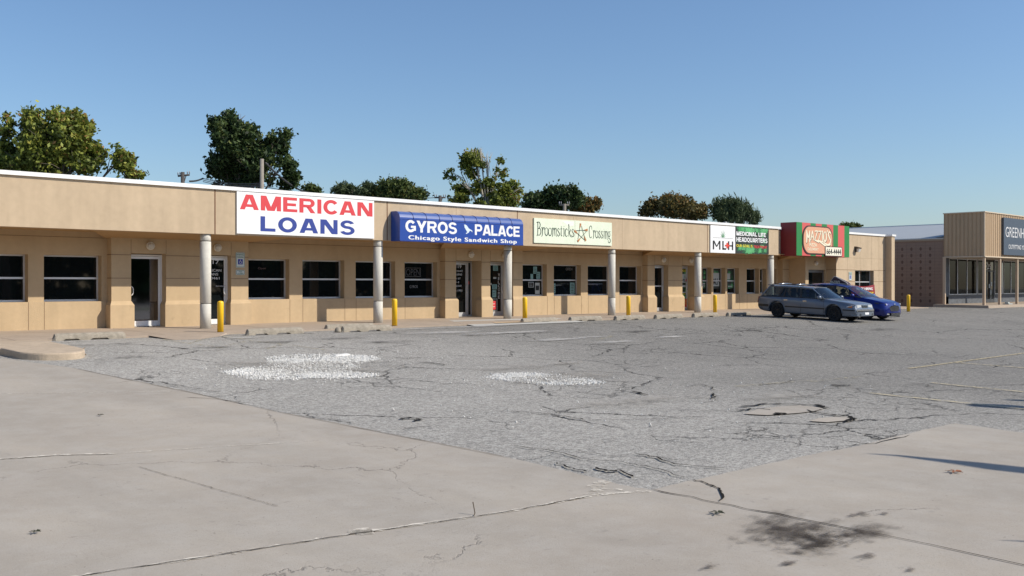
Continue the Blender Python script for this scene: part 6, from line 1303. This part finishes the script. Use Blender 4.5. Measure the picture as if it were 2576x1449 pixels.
a = [shadow_src(*q) for q in ((2528, 1006, 5), (2560, 1007, 5.05), (2620, 1010, 5.1))]; g = MB(); g.tube(a + [Vector((20.3, -5.6, 4.6))], [.03, .12, .14, .1], 8); g.build('branch', BARK, T0)
a = [shadow_src(*q) for q in ((2510, 1363, 3.5), (2576, 1366, 3.5), (2700, 1372, 3.4))]; g = MB(); g.tube(a, [.006, .02, .03], 8); g.build('branch', BARK, T0)
GR = mat('mown verge grass', (.05, .085, .02), .95, var=.25, vscale=2)
sheet('grass_verge', [(-80, -30), (220, -30), (220, -22), (-80, -22)], .03, GR); sheet('road', [(-200, -46), (300, -46), (300, -31), (-200, -31)], .02, mat('road asphalt', (.07, .07, .07), .9))
r = np.random.default_rng(5); K = 26000; P_ = np.stack([r.uniform(-60, 260, K), r.uniform(-66, -56, K), r.uniform(0, 1, K) ** .8], 1); hh = 9 + 3.5 * np.sin(P_[:, 0] * .31) + 2.5 * np.sin(P_[:, 0] * .13 + 1); P_[:, 2] = -2.3 + P_[:, 2] * hh
a = r.normal(size=(K, 3)) * .55; b = r.normal(size=(K, 3)) * .55; vs = np.stack([P_ - a, P_ - b, P_ + a, P_ + b], 1).reshape(-1, 3)
me = bpy.data.meshes.new('treeline'); me.from_pydata(vs.tolist(), [], np.arange(K * 4).reshape(-1, 4).tolist()); me.materials.append(LM_D); o = bpy.data.objects.new('treeline', me); COL.objects.link(o); tag(o, kind='stuff')
at = me.attributes.new('tone', 'FLOAT', 'FACE'); at.data.foreach_set('value', r.uniform(0, 1, K).astype('f'))

# fallen leaves and specks on the paving
LF = mat('dry brown leaf', (.28, .10, .04), .8); LFD = mat('dark fallen leaf', (.03, .035, .015), .8); TW = mat('thin twig', (.09, .065, .04), .9)
def leaf(px, py, s, m, label, nm='fallen_leaf'):
    x, y = gp(px, py); z = H(y) + .03; g = MB(); a0 = random.uniform(0, 6.28)
    for k in range(5): t = a0 + k * 1.25; c_, s_ = math.cos(t), math.sin(t); g.hexa([(x, y, z), (x + (c_ * .5 - s_ * .2) * s, y + (s_ * .5 + c_ * .2) * s, z + .01), (x + c_ * s, y + s_ * s, z + .002), (x + (c_ * .5 + s_ * .2) * s, y + (s_ * .5 - c_ * .2) * s, z + .004)],
        [(x, y, z + .002), (x + (c_ * .5 - s_ * .2) * s, y + (s_ * .5 + c_ * .2) * s, z + .014), (x + c_ * s, y + s_ * s, z + .005), (x + (c_ * .5 + s_ * .2) * s, y + (s_ * .5 - c_ * .2) * s, z + .008)])
    tag(rebase(g.build(nm, m), (x, y, z)), label, 'leaf')
leaf(2402, 1193, .10, LF, 'dry brown leaf on the right slab beneath the long branch shadow'); leaf(1804, 1298, .08, LFD, 'dark green leaf just left of the dark slab joint'); leaf(252, 1049, .05, LFD, 'small dark leaf on the left slab'); leaf(88, 1347, .05, LFD, 'dark leaf in the lower left corner of the paving')
x, y = gp(1192, 1303); x2, y2 = gp(1200, 1283); g = MB(); g.tube([(x, y, H(y) + .02), (x + .04, y + .03, H(y) + .03), (x + .06, y + .08, H(y) + .12)], .005, 5); tag(rebase(g.build('twig', TW), (x, y, H(y) + .02)), 'thin twig sticking up from the pale slab joint', 'twig')
x, y = gp(200, 893); g = MB()
for k in range(26): a0 = random.uniform(0, 6.28); q = random.uniform(.02, .12); g.tube([(x + random.uniform(-.12, .12), y + random.uniform(-.06, .06), H(y)), (x + q * math.cos(a0), y + q * math.sin(a0), H(y) + random.uniform(.03, .16))], .005, 4)
tag(rebase(g.build('dry_weed', mat('dry weed', (.25, .15, .06), .9)), (x, y, H(y))), 'small dry brown weed at the tip of the kerb island', 'weed')
bpy.context.view_layer.update()
